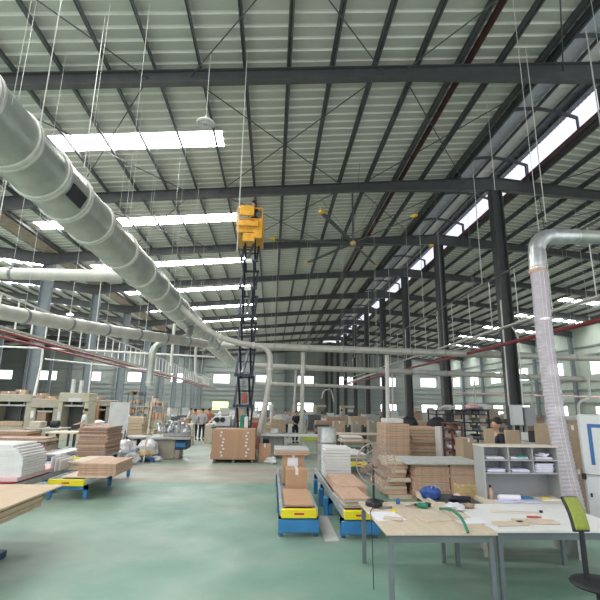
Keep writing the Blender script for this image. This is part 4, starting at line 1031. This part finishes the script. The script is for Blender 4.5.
for i in (1, 2):
    x = D0+.022+cw*i; MB().box(x-.009, x+.009, DF+.005, DF+.31, 1.128, 1.50).build('divider', 'laminate_side', dk)
names = [['top left', 'top middle', 'top right'], ['lower left', 'lower middle', 'lower right']]
hts = [[.03, .025, .02], [.05, .05, .13]]
for r_ in range(2):
    for i in range(3):
        x0 = D0+.04+cw*i; z = (1.32 if r_ == 0 else 1.13); n = max(2, int(hts[r_][i]/.016))
        t = thing('paper_stack', f'loose stack of papers in the {names[r_][i]} pigeonhole', 'papers', (x0+.17, DF+.15, z))
        for k in range(n):
            T = Matrix.Translation((x0+.16+RN.uniform(-.015, .015), DF+.14, z+.0165*k)) @ Matrix.Rotation(RN.uniform(-.06, .06), 4, 'Z')
            MB(T).chbox(-.13, .15, -.11, .13, 0, .0155, .003).build('paper_bundle', ('paper_blue', 'paper')[k % 2], t)
x = D0+.04+cw*2
c = Vector((x+.22, DF+.1, 1.36)); tag(MB().blob((x+.2, DF+.12, 1.383), (.08, .07, .03), 14, 9, .3, 51, .1).build('crumpled_paper', 'paper'), 'crumpled paper and small items on top right pigeonhole papers', 'paper')
x = D0+.04+cw; tag(MB(Matrix.Translation((x+.22, DF+.04, 1.354))).chbox(-.08, .05, -.03, .04, 0, .02, .004).build('sticky_pad', 'teal'), 'teal pad lying on papers in the top middle pigeonhole', 'pad')
c = Vector((D0+.10, DF+.05, .75)); t = thing('water_bottle', 'small plastic bottle with dark cap at left of desk surface', 'bottle', c)
MB().lathe([(.03, 0), (.033, .01), (.033, .11), (.015, .14), (.013, .16)], c, 14).build('bottle_body', 'board_pink', t); MB().lathe([(.016, 0), (.016, .03)], c+Vector((0, 0, .16)), 12).build('cap', 'black', t)
tag(MB(Matrix.Translation((D0+.33, 6.95, .79)) @ Matrix.Rotation(PI/2, 4, 'Y')).lathe([(.035, -.17), (.04, -.16), (.04, .15), (.03, .16)], (0, 0, 0), 16).build('paper_roll', 'paper'), 'white roll of paper lying on the desk', 'paper roll')
for i, (x, y, w, d, rz, m, lb) in enumerate(((D0+.22, 6.83, .3, .2, .3, 'paper_blue', 'lilac paper spread at the left front of desk'), (D0+.55, 6.83, .3, .2, -.1, 'paper_blue', 'lilac folder in the middle of desk surface'), (D0+.62, 7.08, .24, .12, .1, 'blue', 'blue folder behind the paper roll on desk'), (D0+.95, 7.0, .3, .2, .05, 'white', 'pale ledger at the right of desk surface'))):
    tag(MB(Matrix.Translation((x, y, .751)) @ Matrix.Rotation(rz, 4, 'Z')).chbox(-w/2, w/2, -d/2, d/2, 0, .012 if i < 2 else .022, .003).build('folder', m), lb, 'folder')
tag(MB(Matrix.Translation((D0+1.0, 7.08, .774)) @ Matrix.Rotation(.2, 4, 'Z')).chbox(-.13, .1, -.05, .05, 0, .02, .003).build('notebook', 'board_brown'), 'dark brown notebook on the ledger at desk right', 'notebook')
tag(MB(Matrix.Translation((D0+.9, 6.98, .774)) @ Matrix.Rotation(-.1, 4, 'Z')).chbox(-.05, .05, -.03, .03, 0, .015, .003).build('tape_measure', 'bar_yellow'), 'small yellow item on the ledger', 'tool')

# --- green mesh office chair
CX, CYY = 3.42, 4.62
ch = thing('office_chair', 'office chair with lime green mesh back and black frame, bottom right', 'chair', (CX, CYY, 0))
b0, b1, l0, l1 = P(562, 498, 4.62), P(576, 498, 4.95), P(574, 530, 4.45), P(588, 530, 4.75)
g = MB(); n = 6; m_ = 8; vs = []
for j in range(m_+1):
    v = j/m_
    for i in range(n+1):
        p = b0.lerp(b1, i/n).lerp(l0.lerp(l1, i/n), v); vs.append((p.x+math.sin(PI*v)*.015, p.y, p.z))
g.add(vs, [(j*(n+1)+i, j*(n+1)+i+1, (j+1)*(n+1)+i+1, (j+1)*(n+1)+i) for j in range(m_) for i in range(n)])
bk = g.build('backrest', 'lime', ch, 80); md = bk.modifiers.new('solid', 'SOLIDIFY'); md.thickness = .02
edge = [Vector(vs[j*(n+1)]) for j in range(m_+1)]; edge2 = [Vector(vs[j*(n+1)+n]) for j in range(m_+1)]
MB().tube(edge2[::-1]+edge, .016, 10).build('back_frame', 'black', ch)
MB().tube([edge[-1], edge2[-1]], .018, 10).build('back_bar', 'black', ch)
SC = Vector((l0.x+.28, CYY-.02, .46))
MB().blob(SC, (.25, .25, .05), 20, 8, .0, 1, .6).build('seat', 'black', ch)
mid = l0.lerp(l1, .5); MB().tube(bend([mid, Vector((mid.x+.0, mid.y, .50)), SC-Vector((.1, 0, .03))], .1), .025, 8).build('back_bracket', 'black', ch)
MB().lathe([(.05, 0), (.05, .2), (.03, .2), (.03, .34)], (SC.x, SC.y, .1), 14).build('gas_lift', 'black', ch)
for i in range(5):
    a = 2*PI*i/5+.3; e = Vector((SC.x+.28*math.cos(a), SC.y+.28*math.sin(a), .07)); l = MB().bar((SC.x, SC.y, .12), e, .045, .03).build('leg', 'black', ch)
    MB(Matrix.Translation((e.x, e.y, .03)) @ Matrix.Rotation(PI/2, 4, 'X')).lathe([(.03, -.015), (.03, .015)], (0, 0, 0), 12).build('castor', 'black', l)

# --- flexible hose and silver elbow
hs = thing('flexible_hose', 'large translucent ribbed flexible hose hanging from silver elbow at right', 'hose', P(575, 500, 7.9))
pts = [P(537.5, 268, 8.7), P(540, 285, 8.65), P(544, 330, 8.5), P(550.5, 380, 8.35), P(558, 430, 8.2), P(567, 475, 8.05), P(574, 505, 7.95)]
e = pts[-1]; pts += [Vector((e.x+.02, e.y+.03, .34)), Vector((e.x+.0, e.y+.12, .19)), Vector((e.x-.1, e.y+.45, .172))]
def spline(p, n=14):
    out = []; q = [p[0]]+p+[p[-1]]
    for i in range(1, len(q)-2):
        for k in range(n):
            t = k/n; a, b, c, d = q[i-1], q[i], q[i+1], q[i+2]
            out.append(.5*((2*b)+(c-a)*t+(2*a-5*b+4*c-d)*t*t+(3*b-a-3*c+d)*t**3))
    out.append(p[-1]); return out
def resample(p, st):
    out = [p[0]]; acc = 0
    for a, b in zip(p, p[1:]):
        L = (b-a).length; pos = st-acc
        while pos <= L: out.append(a.lerp(b, pos/L)); pos += st
        acc = (acc+L) % st
    return out
sp = resample(spline(pts), .022); HR = .158
g = MB(); g.tube(sp, HR, 22, rs=[HR+(.009 if i % 3 == 0 else -.004) for i in range(len(sp))]); g.build('hose_wall', 'hose', hs, 80)
g = MB(); g.tube([p+Vector((.0, -HR-.004, 0)) for p in sp[:-22:3]], .006, 6); g.tube([p+Vector((-.07, -HR+.012, 0)) for p in sp[:-22:3]], .004, 6); g.build('seam_line', 'tape', hs)
el = thing('silver_elbow_duct', 'shiny silver segmented elbow duct leading in from the right', 'duct', P(560, 240, 8.8))
ep = [P(537.5, 270, 8.7), P(536.5, 255, 8.75)]
cen = P(536, 237, 8.8); ep = bend([P(537.5, 271, 8.7), cen, P(575, 236.5, 8.9)], .85, 14)
g = MB(); g.tube(ep, .16, 28, rs=[.162+(.012 if i % 2 else 0) for i in range(len(ep))]); g.build('elbow', 'galv_bright', el, 60)
a, b = ep[-1], P(760, 243, 9.3)
MB().tube([a, b], .155, 28).build('straight_run', 'galv', el, 60)
for q in (a, a.lerp(b, .28), a.lerp(b, .6)):
    d = (b-a).normalized(); MB().tube([q-d*.03, q+d*.03], .172, 28).build('band', 'galv_bright', el)
p = ep[0]; MB().tube([p+Vector((0, 0, .03)), p-Vector((0, 0, .05))], .175, 28).build('hose_clamp', 'board_pink', el)
for q in (ep[8]+Vector((0, 0, .15)), a.lerp(b, .28)+Vector((0, 0, .15))): MB().tube([q, Vector((q.x, q.y, zraf(q.x)+.6))], .006, 5).build('suspension_wire', 'rope', el)

# --- white cabinet
C0, C1, CY = 0, 1.2, 0
CT = Matrix.Translation((5.52, 8.0, 0)) @ Matrix.Rotation(math.radians(-36), 4, 'Z')
cb = thing('machine_cabinet', 'tall white machine cabinet with blue line border at right edge', 'cabinet', CT @ Vector((.6, .3, 0)))
MB(CT).chbox(.03, 1.17, .03, .6, 0, .12, .01).build('plinth', 'black', cb)
MB(CT).chbox(0, 1.2, 0, .62, .12, 2.0, .015).build('housing', 'cabinet', cb)
d = MB(CT).chbox(.02, 1.18, -.03, -.001, .98, 1.97, .012).build('upper_door', 'cabinet', cb)
MB(CT).box(.14, .20, -.034, -.03, 1.15, 1.84).build('blue_stripe', 'cabinet_blue', d); MB(CT).box(.20, 1.0, -.034, -.03, 1.78, 1.84).build('blue_stripe', 'cabinet_blue', d)
d = MB(CT).chbox(.02, 1.18, -.03, -.001, .14, .95, .012).build('lower_door', 'cabinet', cb)
MB(CT).chbox(.07, .10, -.05, -.03, .62, .68, .004).build('latch', 'black', d)
MB(CT).chbox(-.03, .04, -.045, -.0, .9, 1.0, .006).build('hinge', 'black', cb)
carton(6.1, 6.95, 9.6, 10.3, .0, .85, 'lower dark brown carton behind the hose and cabinet', 'board_brown')
carton(6.05, 6.95, 9.6, 10.3, .855, 1.75, 'upper tan carton stacked behind the hose and cabinet', 'carton_tan')
# upright tan panels behind the desk
def upright(px0, px1, pyt, Y, m, lb, d=.08):
    a, b = P(px0, pyt, Y), P(px1, pyt, Y)
    return tag(MB(Matrix.Translation((0, Y, 0)) @ Matrix.Rotation(-.03, 4, 'X')).chbox(a.x, b.x, 0, d, 0.0, a.z, .006).build('upright_panel', m), lb, 'panel')
upright(486, 495, 428.5, 8.9, 'carton_tan', 'upright tan panel left of the person behind desk')
upright(507, 521, 430, 8.9, 'carton_tan', 'upright tan panel right of the person behind desk')
Y = 12.4; a, b = P(528, 431, Y), P(554, 431, Y)
t = thing('small_machine', 'low white and green machine beyond the right end of pigeonhole desk', 'machine', ((a.x+b.x)/2, Y, 0))
MB().chbox(a.x, b.x, Y, Y+.8, 0, a.z-.3, .02).build('body', 'machine_grey', t); MB().chbox(a.x+.1, b.x-.15, Y+.1, Y+.6, a.z-.3, a.z-.06, .03).build('hood', 'machine_white', t); MB().chbox(a.x+.05, b.x-.4, Y+.05, Y+.12, a.z-.3, a.z, .02).build('guard', 'black', t)

# ================================================================== MIDDLE DISTANCE
def press(px0, px1, pyt, Y, label, m='beige', head=.42, leg=.3, inner='steel_dark', stackm=None):
    a, b = P(px0, pyt, Y), P(px1, pyt, Y); x0, x1, zt_ = a.x, b.x, a.z
    t = thing('press_machine', label, 'press', ((x0+x1)/2, Y+.5, 0))
    for x in (x0, x1-leg): MB().chbox(x, x+leg, Y, Y+1.1, 0, zt_-head, .02).build('side_frame', m, t)
    MB().chbox(x0, x1, Y-.05, Y+1.15, zt_-head, zt_, .03).build('head_beam', m, t)
    MB().chbox(x0+leg, x1-leg, Y+.02, Y+1.0, .0, .55, .02).build('bed', m, t)
    MB().box(x0+leg, x1-leg, Y+.9, Y+.95, .55, zt_-head).build('back_sheet', inner, t)
    MB().chbox(x0+leg+.05, x1-leg-.05, Y+.05, Y+.88, zt_-head-.25, zt_-head-.15, .01).build('press_plate', 'machine_grey', t)
    for k in (.3, .7): MB().tube([(x0+(x1-x0)*k, Y+.5, zt_-head-.16), (x0+(x1-x0)*k, Y+.5, zt_-head)], .05, 10).build('ram', 'galv_bright', t)
    MB().chbox(x0+leg*.2, x0+leg*.8, Y-.03, Y, 1.1, 1.5, .01).build('control_panel', 'machine_white', t)
    return t, x0+leg, x1-leg, Y
t, x0, x1, Y = press(-6, 33, 394, 27.5, 'wide beige press machine at the far left edge')
boards(6, x0+.1, x1-.1, Y+.1, Y+.8, .56, .86, 'board_tan', 'tan board inside wide beige press at far left', None, 'tan boards in far left press', .03)
t, x0, x1, Y = press(32, 60, 398.5, 26.8, 'beige press machine with brown panels, second from left', 'beige', .5)
boards(10, x0+.05, x0+.55, Y+.1, Y+.8, .56, 1.45, 'board_brown', 'brown board standing high in the second press from left', None, 'brown boards in the second press', .02)
t, x0, x1, Y = press(60, 90, 392.5, 25.2, 'tall pale beige press with sign plate above the opening', 'beige_light', .48, .22)
MB().chbox(x0+.3, x0+.95, Y-.07, Y-.05, 2.02, 2.22, .005).build('name_plate', 'machine_white', t)
for k, (px, pt) in enumerate(((71, 379), (79, 380))): MB().chbox(P(px-1.5, pt, Y).x, P(px+1.5, pt, Y).x, Y+.3, Y+.5, 2.35, P(px, pt, Y).z, .01).build('guide_post', 'machine_white', t)
t, x0, x1, Y = press(92, 112, 400, 27.5, 'small beige press just left of the whiteboard', 'beige', .35)
for k, (px, Yc, w_, h_, m) in enumerate(((8, 27.8, .9, .18, 'board_brown'), (20, 28, .6, .28, 'board_tan'), (41, 27.2, .5, .3, 'board_brown'), (50, 27.2, .7, .14, 'board_orange'), (98, 27.9, .5, .2, 'board_brown'))):
    zz = {8: P(-6, 394, 27.5).z, 20: P(-6, 394, 27.5).z, 41: P(32, 398.5, 26.8).z, 50: P(32, 398.5, 26.8).z, 98: P(92, 400, 27.5).z}[px]; c = P(px, 395, Yc)
    carton(c.x-w_/2, c.x+w_/2, Yc, Yc+.5, zz+.001, zz+h_, ('flat brown box atop the far left press, left end', 'tan box atop the far left press, right part', 'brown box atop the second press, left end', 'flat orange-brown box atop the second press', 'brown box atop the small press beside whiteboard')[k], m)
# control pillars / orange side
tag(MB().chbox(P(84, 404, 25.5).x, P(91, 404, 25.5).x, 26.5, 26.8, 0, P(84, 404, 25.5).z, .02).build('tall_panel', 'board_orange'), 'tall orange-brown panel between the beige presses', 'panel')

def table(px0, px1, pyt, Y, d, m, lb, legm='steel_dark', name='work_table'):
    a, b = P(px0, pyt, Y), P(px1, pyt, Y); t = thing(name, lb, 'table', ((a.x+b.x)/2, Y+d/2, 0)); z = a.z
    MB().chbox(a.x, b.x, Y, Y+d, z-.06, z, .01).build('table_top', m, t)
    for x in (a.x+.06, b.x-.06):
        for y in (Y+.06, Y+d-.06): MB().box(x-.04, x+.04, y-.04, y+.04, 0, z-.06).build('leg', legm, t)
    MB().box(a.x+.06, b.x-.06, Y+.04, Y+.08, .2, .26).build('stretcher', legm, t)
    return a.x, b.x, z
def pile(px0, px1, pyt, pyb, Y, d, n, m, label, jit=.04, support=True, taper=0, topl=True):
    a, b = P(px0, pyt, Y), P(px1, pyb, Y); z0 = max(0, b.z)
    if z0 > .02 and support:
        z0 = max(z0, .12)
        t = thing('timber_bearers', 'timber bearers under the '+label, 'bearers', ((a.x+b.x)/2, Y+d/2, 0))
        for k in (0, .5, 1): x = a.x+.05+(b.x-a.x-.1)*k; MB().box(x-.05, x+.05, Y, Y+d, 0, z0-.003).build('bearer', 'board_brown', t)
    elif not support: z0 = z0
    else: z0 = 0
    h = (a.z-z0)/n
    boards(n, a.x, b.x, Y, Y+d, z0, a.z, m, 'board within the '+label, 'topmost board of the '+label, label, jit, taper=taper)
pile(-8, 27, 431, 437.5, 20.5, 1.2, 4, ('board_orange', 'board_brown'), 'long orange-brown pile in front of far left press', .05)
pile(-8, 45, 437.5, 446, 17.6, 1.0, 4, ('board_brown', 'steel_grey', 'board_tan'), 'low dark pile just beyond the white foam', .06)
x0, x1, z = table(24, 60, 428, 21.5, 1.2, 'machine_grey', 'grey machine table in front of the second press')
tag(MB().chbox(x0+.1, x0+.6, 21.7, 22.3, z, z+.28, .02).build('control_cabinet', 'beige_light'), 'pale control box on the grey machine table', 'box')
t = thing('motor_unit', 'dark electric motor on the grey machine table', 'motor', (x1-.5, 22.1, z)); MB(Matrix.Translation((x1-.5, 22.1, z+.16)) @ Matrix.Rotation(PI/2, 4, 'Y')).lathe([(.1, -.2), (.16, -.18), (.16, .15), (.08, .2)], (0, 0, 0), 16).build('motor_body', 'black', t)
x0, x1, z = table(45, 76, 432, 18.8, 1.0, 'plywood_pale', 'pale-topped table with dark frame left of the tall brown stack', 'black')
x0, x1, z = table(84, 110, 424.5, 23, 1.4, 'board_brown', 'brown-topped bench behind the tall brown stack')
tag(MB().blob((x0+.55, 23.4, z+.09), (.22, .18, .12), 14, 9, .15, 61, .25).build('cloth_bundle', 'white'), 'white bundle on the brown-topped bench', 'bundle')
pile(127, 142, 417, 436, 26, 1.3, 6, 'board_tan', 'tan pile right of the whiteboard', .05)
# wood rack
def rack(px0, px1, pyt, Y, d, nsh, label, m='steel_grey', load=('board_orange', 'board_tan'), lw=.9):
    a, b = P(px0, pyt, Y), P(px1, pyt, Y); t = thing('storage_rack', label, 'rack', ((a.x+b.x)/2, Y+d/2, 0)); H_ = a.z
    for x in (a.x, b.x-.06):
        for y in (Y, Y+d-.06): MB().box(x, x+.06, y, y+.06, 0, H_).build('upright', m, t)
    MB().box(a.x-.02, b.x+.02, Y-.02, Y+d+.02, H_, H_+.03).build('top_shelf', m, t)
    for i in range(nsh):
        z = .15+(H_-.35)*i/max(1, nsh-1); MB().box(a.x, b.x, Y, Y+d, z, z+.04).build('shelf', m, t)
        k = 3; hh = (H_-.35)/max(1, nsh-1)*.55
        for j in range(k):
            w = (b.x-a.x-.2)/k; x = a.x+.1+w*j
            if RN.random() < lw:
                h2 = hh*RN.uniform(.4, 1)
                tag(MB().chbox(x+.02, x+w-.02, Y+.08, Y+d-.08, z+.041, z+.041+h2, .01).build('panel_bundle', RN.choice(load)), 'bundle of panels on the '+label, 'panels', 'panel bundles on the '+label)
    return t
rack(128, 141, 392, 31, 1.2, 5, 'tall wood rack right of the whiteboard')
rack(150, 164, 403, 29, 1.0, 3, 'shorter wood rack beside the vertical grey drop duct', 'board_tan', ('board_orange', 'board_pink', 'plywood_pale'))
rack(136, 149, 407, 27.3, .9, 4, 'open tan rack left of the vertical grey drop duct', 'beige', ('machine_grey', 'board_tan', 'machine_white'), .7)
Y = 25.5; 
def box_px(px0, px1, pyt, Y, d, m, lb, z0=0):
    a, b = P(px0, pyt, Y), P(px1, pyt, Y); return carton(a.x, b.x, Y, Y+d, z0, a.z, lb, m)
box_px(180, 189, 418, 24.6, .6, 'board_brown', 'brown carton left of the standing group of people')
box_px(184, 193, 424, 23.6, .6, 'plywood_pale', 'pale carton just in front of brown carton near the group')
box_px(205, 213, 424, 25, .8, 'plywood_pale', 'pale carton immediately right of the standing group')
# white machine by the lift
Y = 23.5; a, b = P(208, 418, Y), P(237, 430, Y)
t = thing('drilling_machine', 'white drilling machine with round black dials left of the lift', 'machine', ((a.x+b.x)/2, Y+.5, 0))
MB().chbox(a.x+.3, b.x, Y, Y+1.0, .0, .85, .03).build('base', 'machine_white', t); MB().chbox(a.x+.2, b.x+.1, Y-.1, Y+1.1, .85, .92, .01).build('bed', 'navy', t)
MB().chbox(a.x+.35, b.x-.35, Y+.2, Y+.8, .92, a.z+.1, .04).build('column', 'machine_white', t)
for k in (.45, .72): MB(Matrix.Translation((a.x+k, Y+.18, 1.25)) @ Matrix.Rotation(PI/2, 4, 'X')).lathe([(.13, 0), (.13, .03)], (0, 0, 0), 18).build('dial', 'black', t)
MB().lathe([(.12, 0), (.14, .1), (.08, .22), (.02, .26)], (a.x+.55, Y+.4, a.z+.1), 14).build('cap', 'white', t)
MB().chbox(b.x-.3, b.x, Y+.1, Y+.5, .92, 1.3, .03).build('motor', 'grey_metal', t)
g = MB(); g.bar((a.x-.1, Y+.3, .95), (a.x+.4, Y+.4, 1.5), .25, .04); g.build('feed_chute', 'machine_white', t)
pile(271, 285, 419, 437, 24.5, 1.2, 8, 'board_tan', 'tan pile between the pale duct legs and the dark clothed worker')
c = P(252, 424, 22); tag(MB().chbox(c.x-.1, c.x+.35, 22, 22.4, 0, c.z+.1, .03).build('dust_bag', 'cloth_red'), 'dark red sack behind the right side of the lift base', 'sack')
# middle benches right of the drum
x0, x1, z = table(336, 384, 433.5, 20.5, 1.0, 'plywood_pale', 'long pale bench behind the silver cylinder')
x0, x1, z = table(341, 372, 441, 17.2, 1.0, 'board_tan', 'lower bench between cylinder and fan grille')
boards(3, x0+.1, x1-.3, 17.3, 18.1, z+.001, z+.16, ('white', 'board_pink'), 'pale panel on the lower bench behind the fan', 'topmost pale panel on the lower bench behind the fan', 'pale panels on the lower bench', .04)
box_px(334, 345, 421.5, 24, .7, 'board_tan', 'tan carton on the floor beyond the long pale bench')
box_px(353, 361, 422, 25, .7, 'beige', 'beige cabinet beyond the long pale bench')
box_px(369, 377, 421, 26, .7, 'beige', 'second beige cabinet beyond the bench further right')
box_px(345, 351, 425, 26, .6, 'steel_dark', 'dark box between the tan carton and beige cabinet')
box_px(362, 368, 425, 27, .6, 'steel_dark', 'dark box between the two beige cabinets')
# right clutter
Y = 20.8; a, b = P(436, 412, Y), P(490, 412, Y)
rk = rack(436, 462, 410.5, 21.2, 1.2, 4, 'wide dark rack right of the second ridge column', 'black', ('machine_white', 'board_tan', 'steel_dark', 'board_brown'), .8)
rk = rack(463, 489, 410, 18.5, 1.2, 6, 'dark shelving of grey panels left of the person behind desk', 'black', ('steel_grey', 'machine_grey', 'steel_dark'), 1)
t = rack(451, 463, 424, 14.2, .8, 5, 'reddish brown cart left of the dark shelving', 'brown_pipe', ('board_brown', 'board_brown', 'machine_white'), .9)
box_px(463, 474, 438.5, 13.2, .6, 'carton_tan', 'tan carton in front of the reddish brown cart')
box_px(440, 448, 427, 15.0, .5, 'machine_white', 'whitish sack-like box left of the reddish brown cart')
for k, (px, py, m, lb) in enumerate(((475, 410, 'pink', 'pinkish cloth heap on top of dark shelving'), (450, 412, 'machine_white', 'white plastic heap on top of the wide dark rack'), (484, 410, 'machine_white', 'white heap at the right end of dark shelving'))):
    Yt = 18.9 if px > 462 else 21.6; c = P(px, py, Yt); zt2 = P(463, 410, 18.5).z if px > 462 else P(436, 410.5, 21.2).z
    tag(MB().blob((c.x, Yt+.2, zt2+.13), (.35, .3, .14), 14, 9, .2, 70+k, .2).build('cloth_heap', m), lb, 'heap')
for k, (px0, px1, pyt, Y, n, m, lb) in enumerate((
    (522, 545, 416, 27, 5, ('board_brown', 'board_tan'), 'brown pile beyond the electrical boxes'),
    (488, 506, 415, 25, 6, ('steel_dark', 'board_brown'), 'dark pile behind the person near the desk'),
    (566, 590, 416, 24, 6, ('board_tan', 'machine_white'), 'pale pile beyond the white cabinet'),
    (600, 640, 414, 24, 8, ('board_tan', 'board_brown'), 'tan pile off to the right behind the white cabinet'),
    (408, 432, 421, 22, 5, ('board_tan', 'board_pink'), 'low tan pile beside the second ridge column'),
    (316, 330, 421, 27, 5, ('board_brown', 'steel_dark'), 'dark pile behind the silver cylinder'))):
    pile(px0, px1, pyt, 440, Y, 1.2, n, m, lb, .06)

# black clutter lumps near the column (covered motors)
for k, (px, py, Y, m, lb) in enumerate(((437, 422, 18.5, 'black', 'black covered motor right of the tan uneven pile'), (409, 421, 19.2, 'black', 'dark motor at the foot of the second ridge column'))):
    c = P(px, py, Y); t = thing('dust_collector', lb, 'machine', (c.x, Y, 0))
    MB().lathe([(.3, 0), (.3, .5), (.35, .55), (.35, .9), (.2, 1.0)], (c.x, Y, 0), 18).build('drum', 'machine_grey', t)
    MB().blob((c.x, Y, c.z-.1), (.38, .3, .3), 16, 10, .12, 80+k, .3).build('hood', m, t)
    MB().tube([(c.x, Y, .9), (c.x, Y, c.z-.1)], .08, 10).build('neck', 'grey_metal', t)

# ================================================================== FAR FIELD (board stacks and machines out to the back wall)
def far_stack(x, y, w, d, h, m, label, group, n=6):
    t = thing('board_stack', label, 'board stack', (x, y, 0), group)
    MB(Matrix.Translation((x, y, 0))).box(-w/2, w/2, -d/2, d/2, 0, .12).build('pallet_base', 'board_brown', t)
    g = MB(); hh = (h-.12)/n
    for i in range(n):
        dx, dy = RN.uniform(-.05, .05), RN.uniform(-.05, .05); g.box(x-w/2+dx, x+w/2+dx, y-d/2+dy, y+d/2+dy, .12+hh*i, .12+hh*(i+1)-.012)
    g.build('panels', m, t); return t
kinds = [('board_tan', 'tan'), ('machine_grey', 'grey'), ('board_brown', 'dark brown'), ('steel_purlin', 'charcoal'), ('board_orange', 'orange-brown'), ('machine_white', 'white')]
protos = []
for k, (m, nm) in enumerate(kinds):
    for q, (w, d, h) in enumerate(((1.9, 1.2, .75), (1.2, 1.1, 1.3))):
        protos.append((m, nm, w, d, h))
first = {}
def place_far(x, y):
    i = RN.randrange(len(protos)); m, nm, w, d, h = protos[i]; row = 'left' if x < XL+6 else ('middle' if x < XR else 'right')
    tall = 'tall' if h > 1 else 'low'; lb = f'{tall} {nm} board stack in the distance on the {row} side of the hall'; gp = f'distant {tall} {nm} board stacks, {row} side'
    if i in first: clone(first[i], Vector((x, y, 0)), lb, gp)
    else: first[i] = far_stack(x, y, w, d, h, m, lb, gp)
def far_machine(x, y, kind):
    lb = {'saw': 'grey panel saw in the distance', 'bore': 'beige boring machine in the distance', 'bag': 'dust collector with pale bags in the distance'}[kind]
    t = thing({'saw': 'panel_saw', 'bore': 'boring_machine', 'bag': 'dust_collector'}[kind], lb, 'machine', (x, y, 0), lb+' group')
    T = Matrix.Translation((x, y, 0))
    if kind == 'saw':
        MB(T).chbox(-1.3, 1.3, -.7, .7, .8, .9, .02).build('table_top', 'machine_grey', t); MB(T).chbox(-1.0, .6, -.5, .5, 0, .8, .03).build('base', 'machine_white', t)
        MB(T).chbox(.4, .8, -.2, .2, .9, 1.6, .03).build('control_column', 'machine_white', t); MB(T).bar((-1.2, 0, 1.35), (.6, 0, 1.35), .15, .15).build('beam', 'steel_grey', t)
    elif kind == 'bore':
        MB(T).chbox(-.9, .9, -.5, .5, 0, .9, .04).build('base', 'beige', t); MB(T).chbox(-.8, -.3, -.4, .4, .9, 2.0, .04).build('head', 'beige', t)
        MB(T).chbox(.1, .8, -.4, .4, .9, 1.3, .04).build('motor', 'steel_dark', t); MB(T).bar((-.5, 0, 1.9), (.8, 0, 1.9), .2, .2).build('arm', 'beige_light', t)
    else:
        for s in (-1, 1): MB(T).lathe([(.32, 0), (.35, .1), (.35, .9), (.3, 1.0), (.34, 1.1), (.34, 1.9), (.2, 2.0)], (s*.42, 0, 0), 16).build('filter_bag', 'machine_white', t)
        MB(T).chbox(-.2, .2, -.3, .3, .7, 1.2, .03).build('blower', 'steel_grey', t)
    return t
fm = {}
BUSY = [o.location.copy() for o in COL.objects if o.parent is None and o.get('category') and o.location.z < .6 and 24 < o.location.y < 60 and not o.name.startswith(('hanger', 'hanging'))]
def place_machine(x, y, kind):
    if kind in fm:
        c = clone(fm[kind], Vector((x, y, 0)))
    else: fm[kind] = far_machine(x, y, kind)
for y in (31, 34.5, 38, 42, 46.5, 51, 56, 62, 68, 75, 83):
    n = int(7+(y-30)*.16)
    for i in range(n):
        lo, hi = -(y*.60)-1, y*.62-.5
        x = lo+(hi-lo)*(i+.5)/n+RN.uniform(-.8, .8); yy = y+RN.uniform(-1.2, 1.2)
        if x < XE+2 or x > XRR-2: continue
        if abs((yy-YB) % BAY) < 1.2 and (abs(x-XL) < 1.8 or abs(x-XR) < 1.8 or abs(x-XLL) < 1.8): continue
        if -4.6 < x < -1.5 and y < 60: continue       # walkway kept clear
        if -15 < x < -9 and yy < 30: continue
        if any(abs(v.x-x) < 2.1 and abs(v.y-yy) < 1.9 for v in BUSY): continue
        if i % 4 == 2: place_machine(x, yy, RN.choice(['saw', 'bore', 'bag']))
        else: place_far(x, yy)
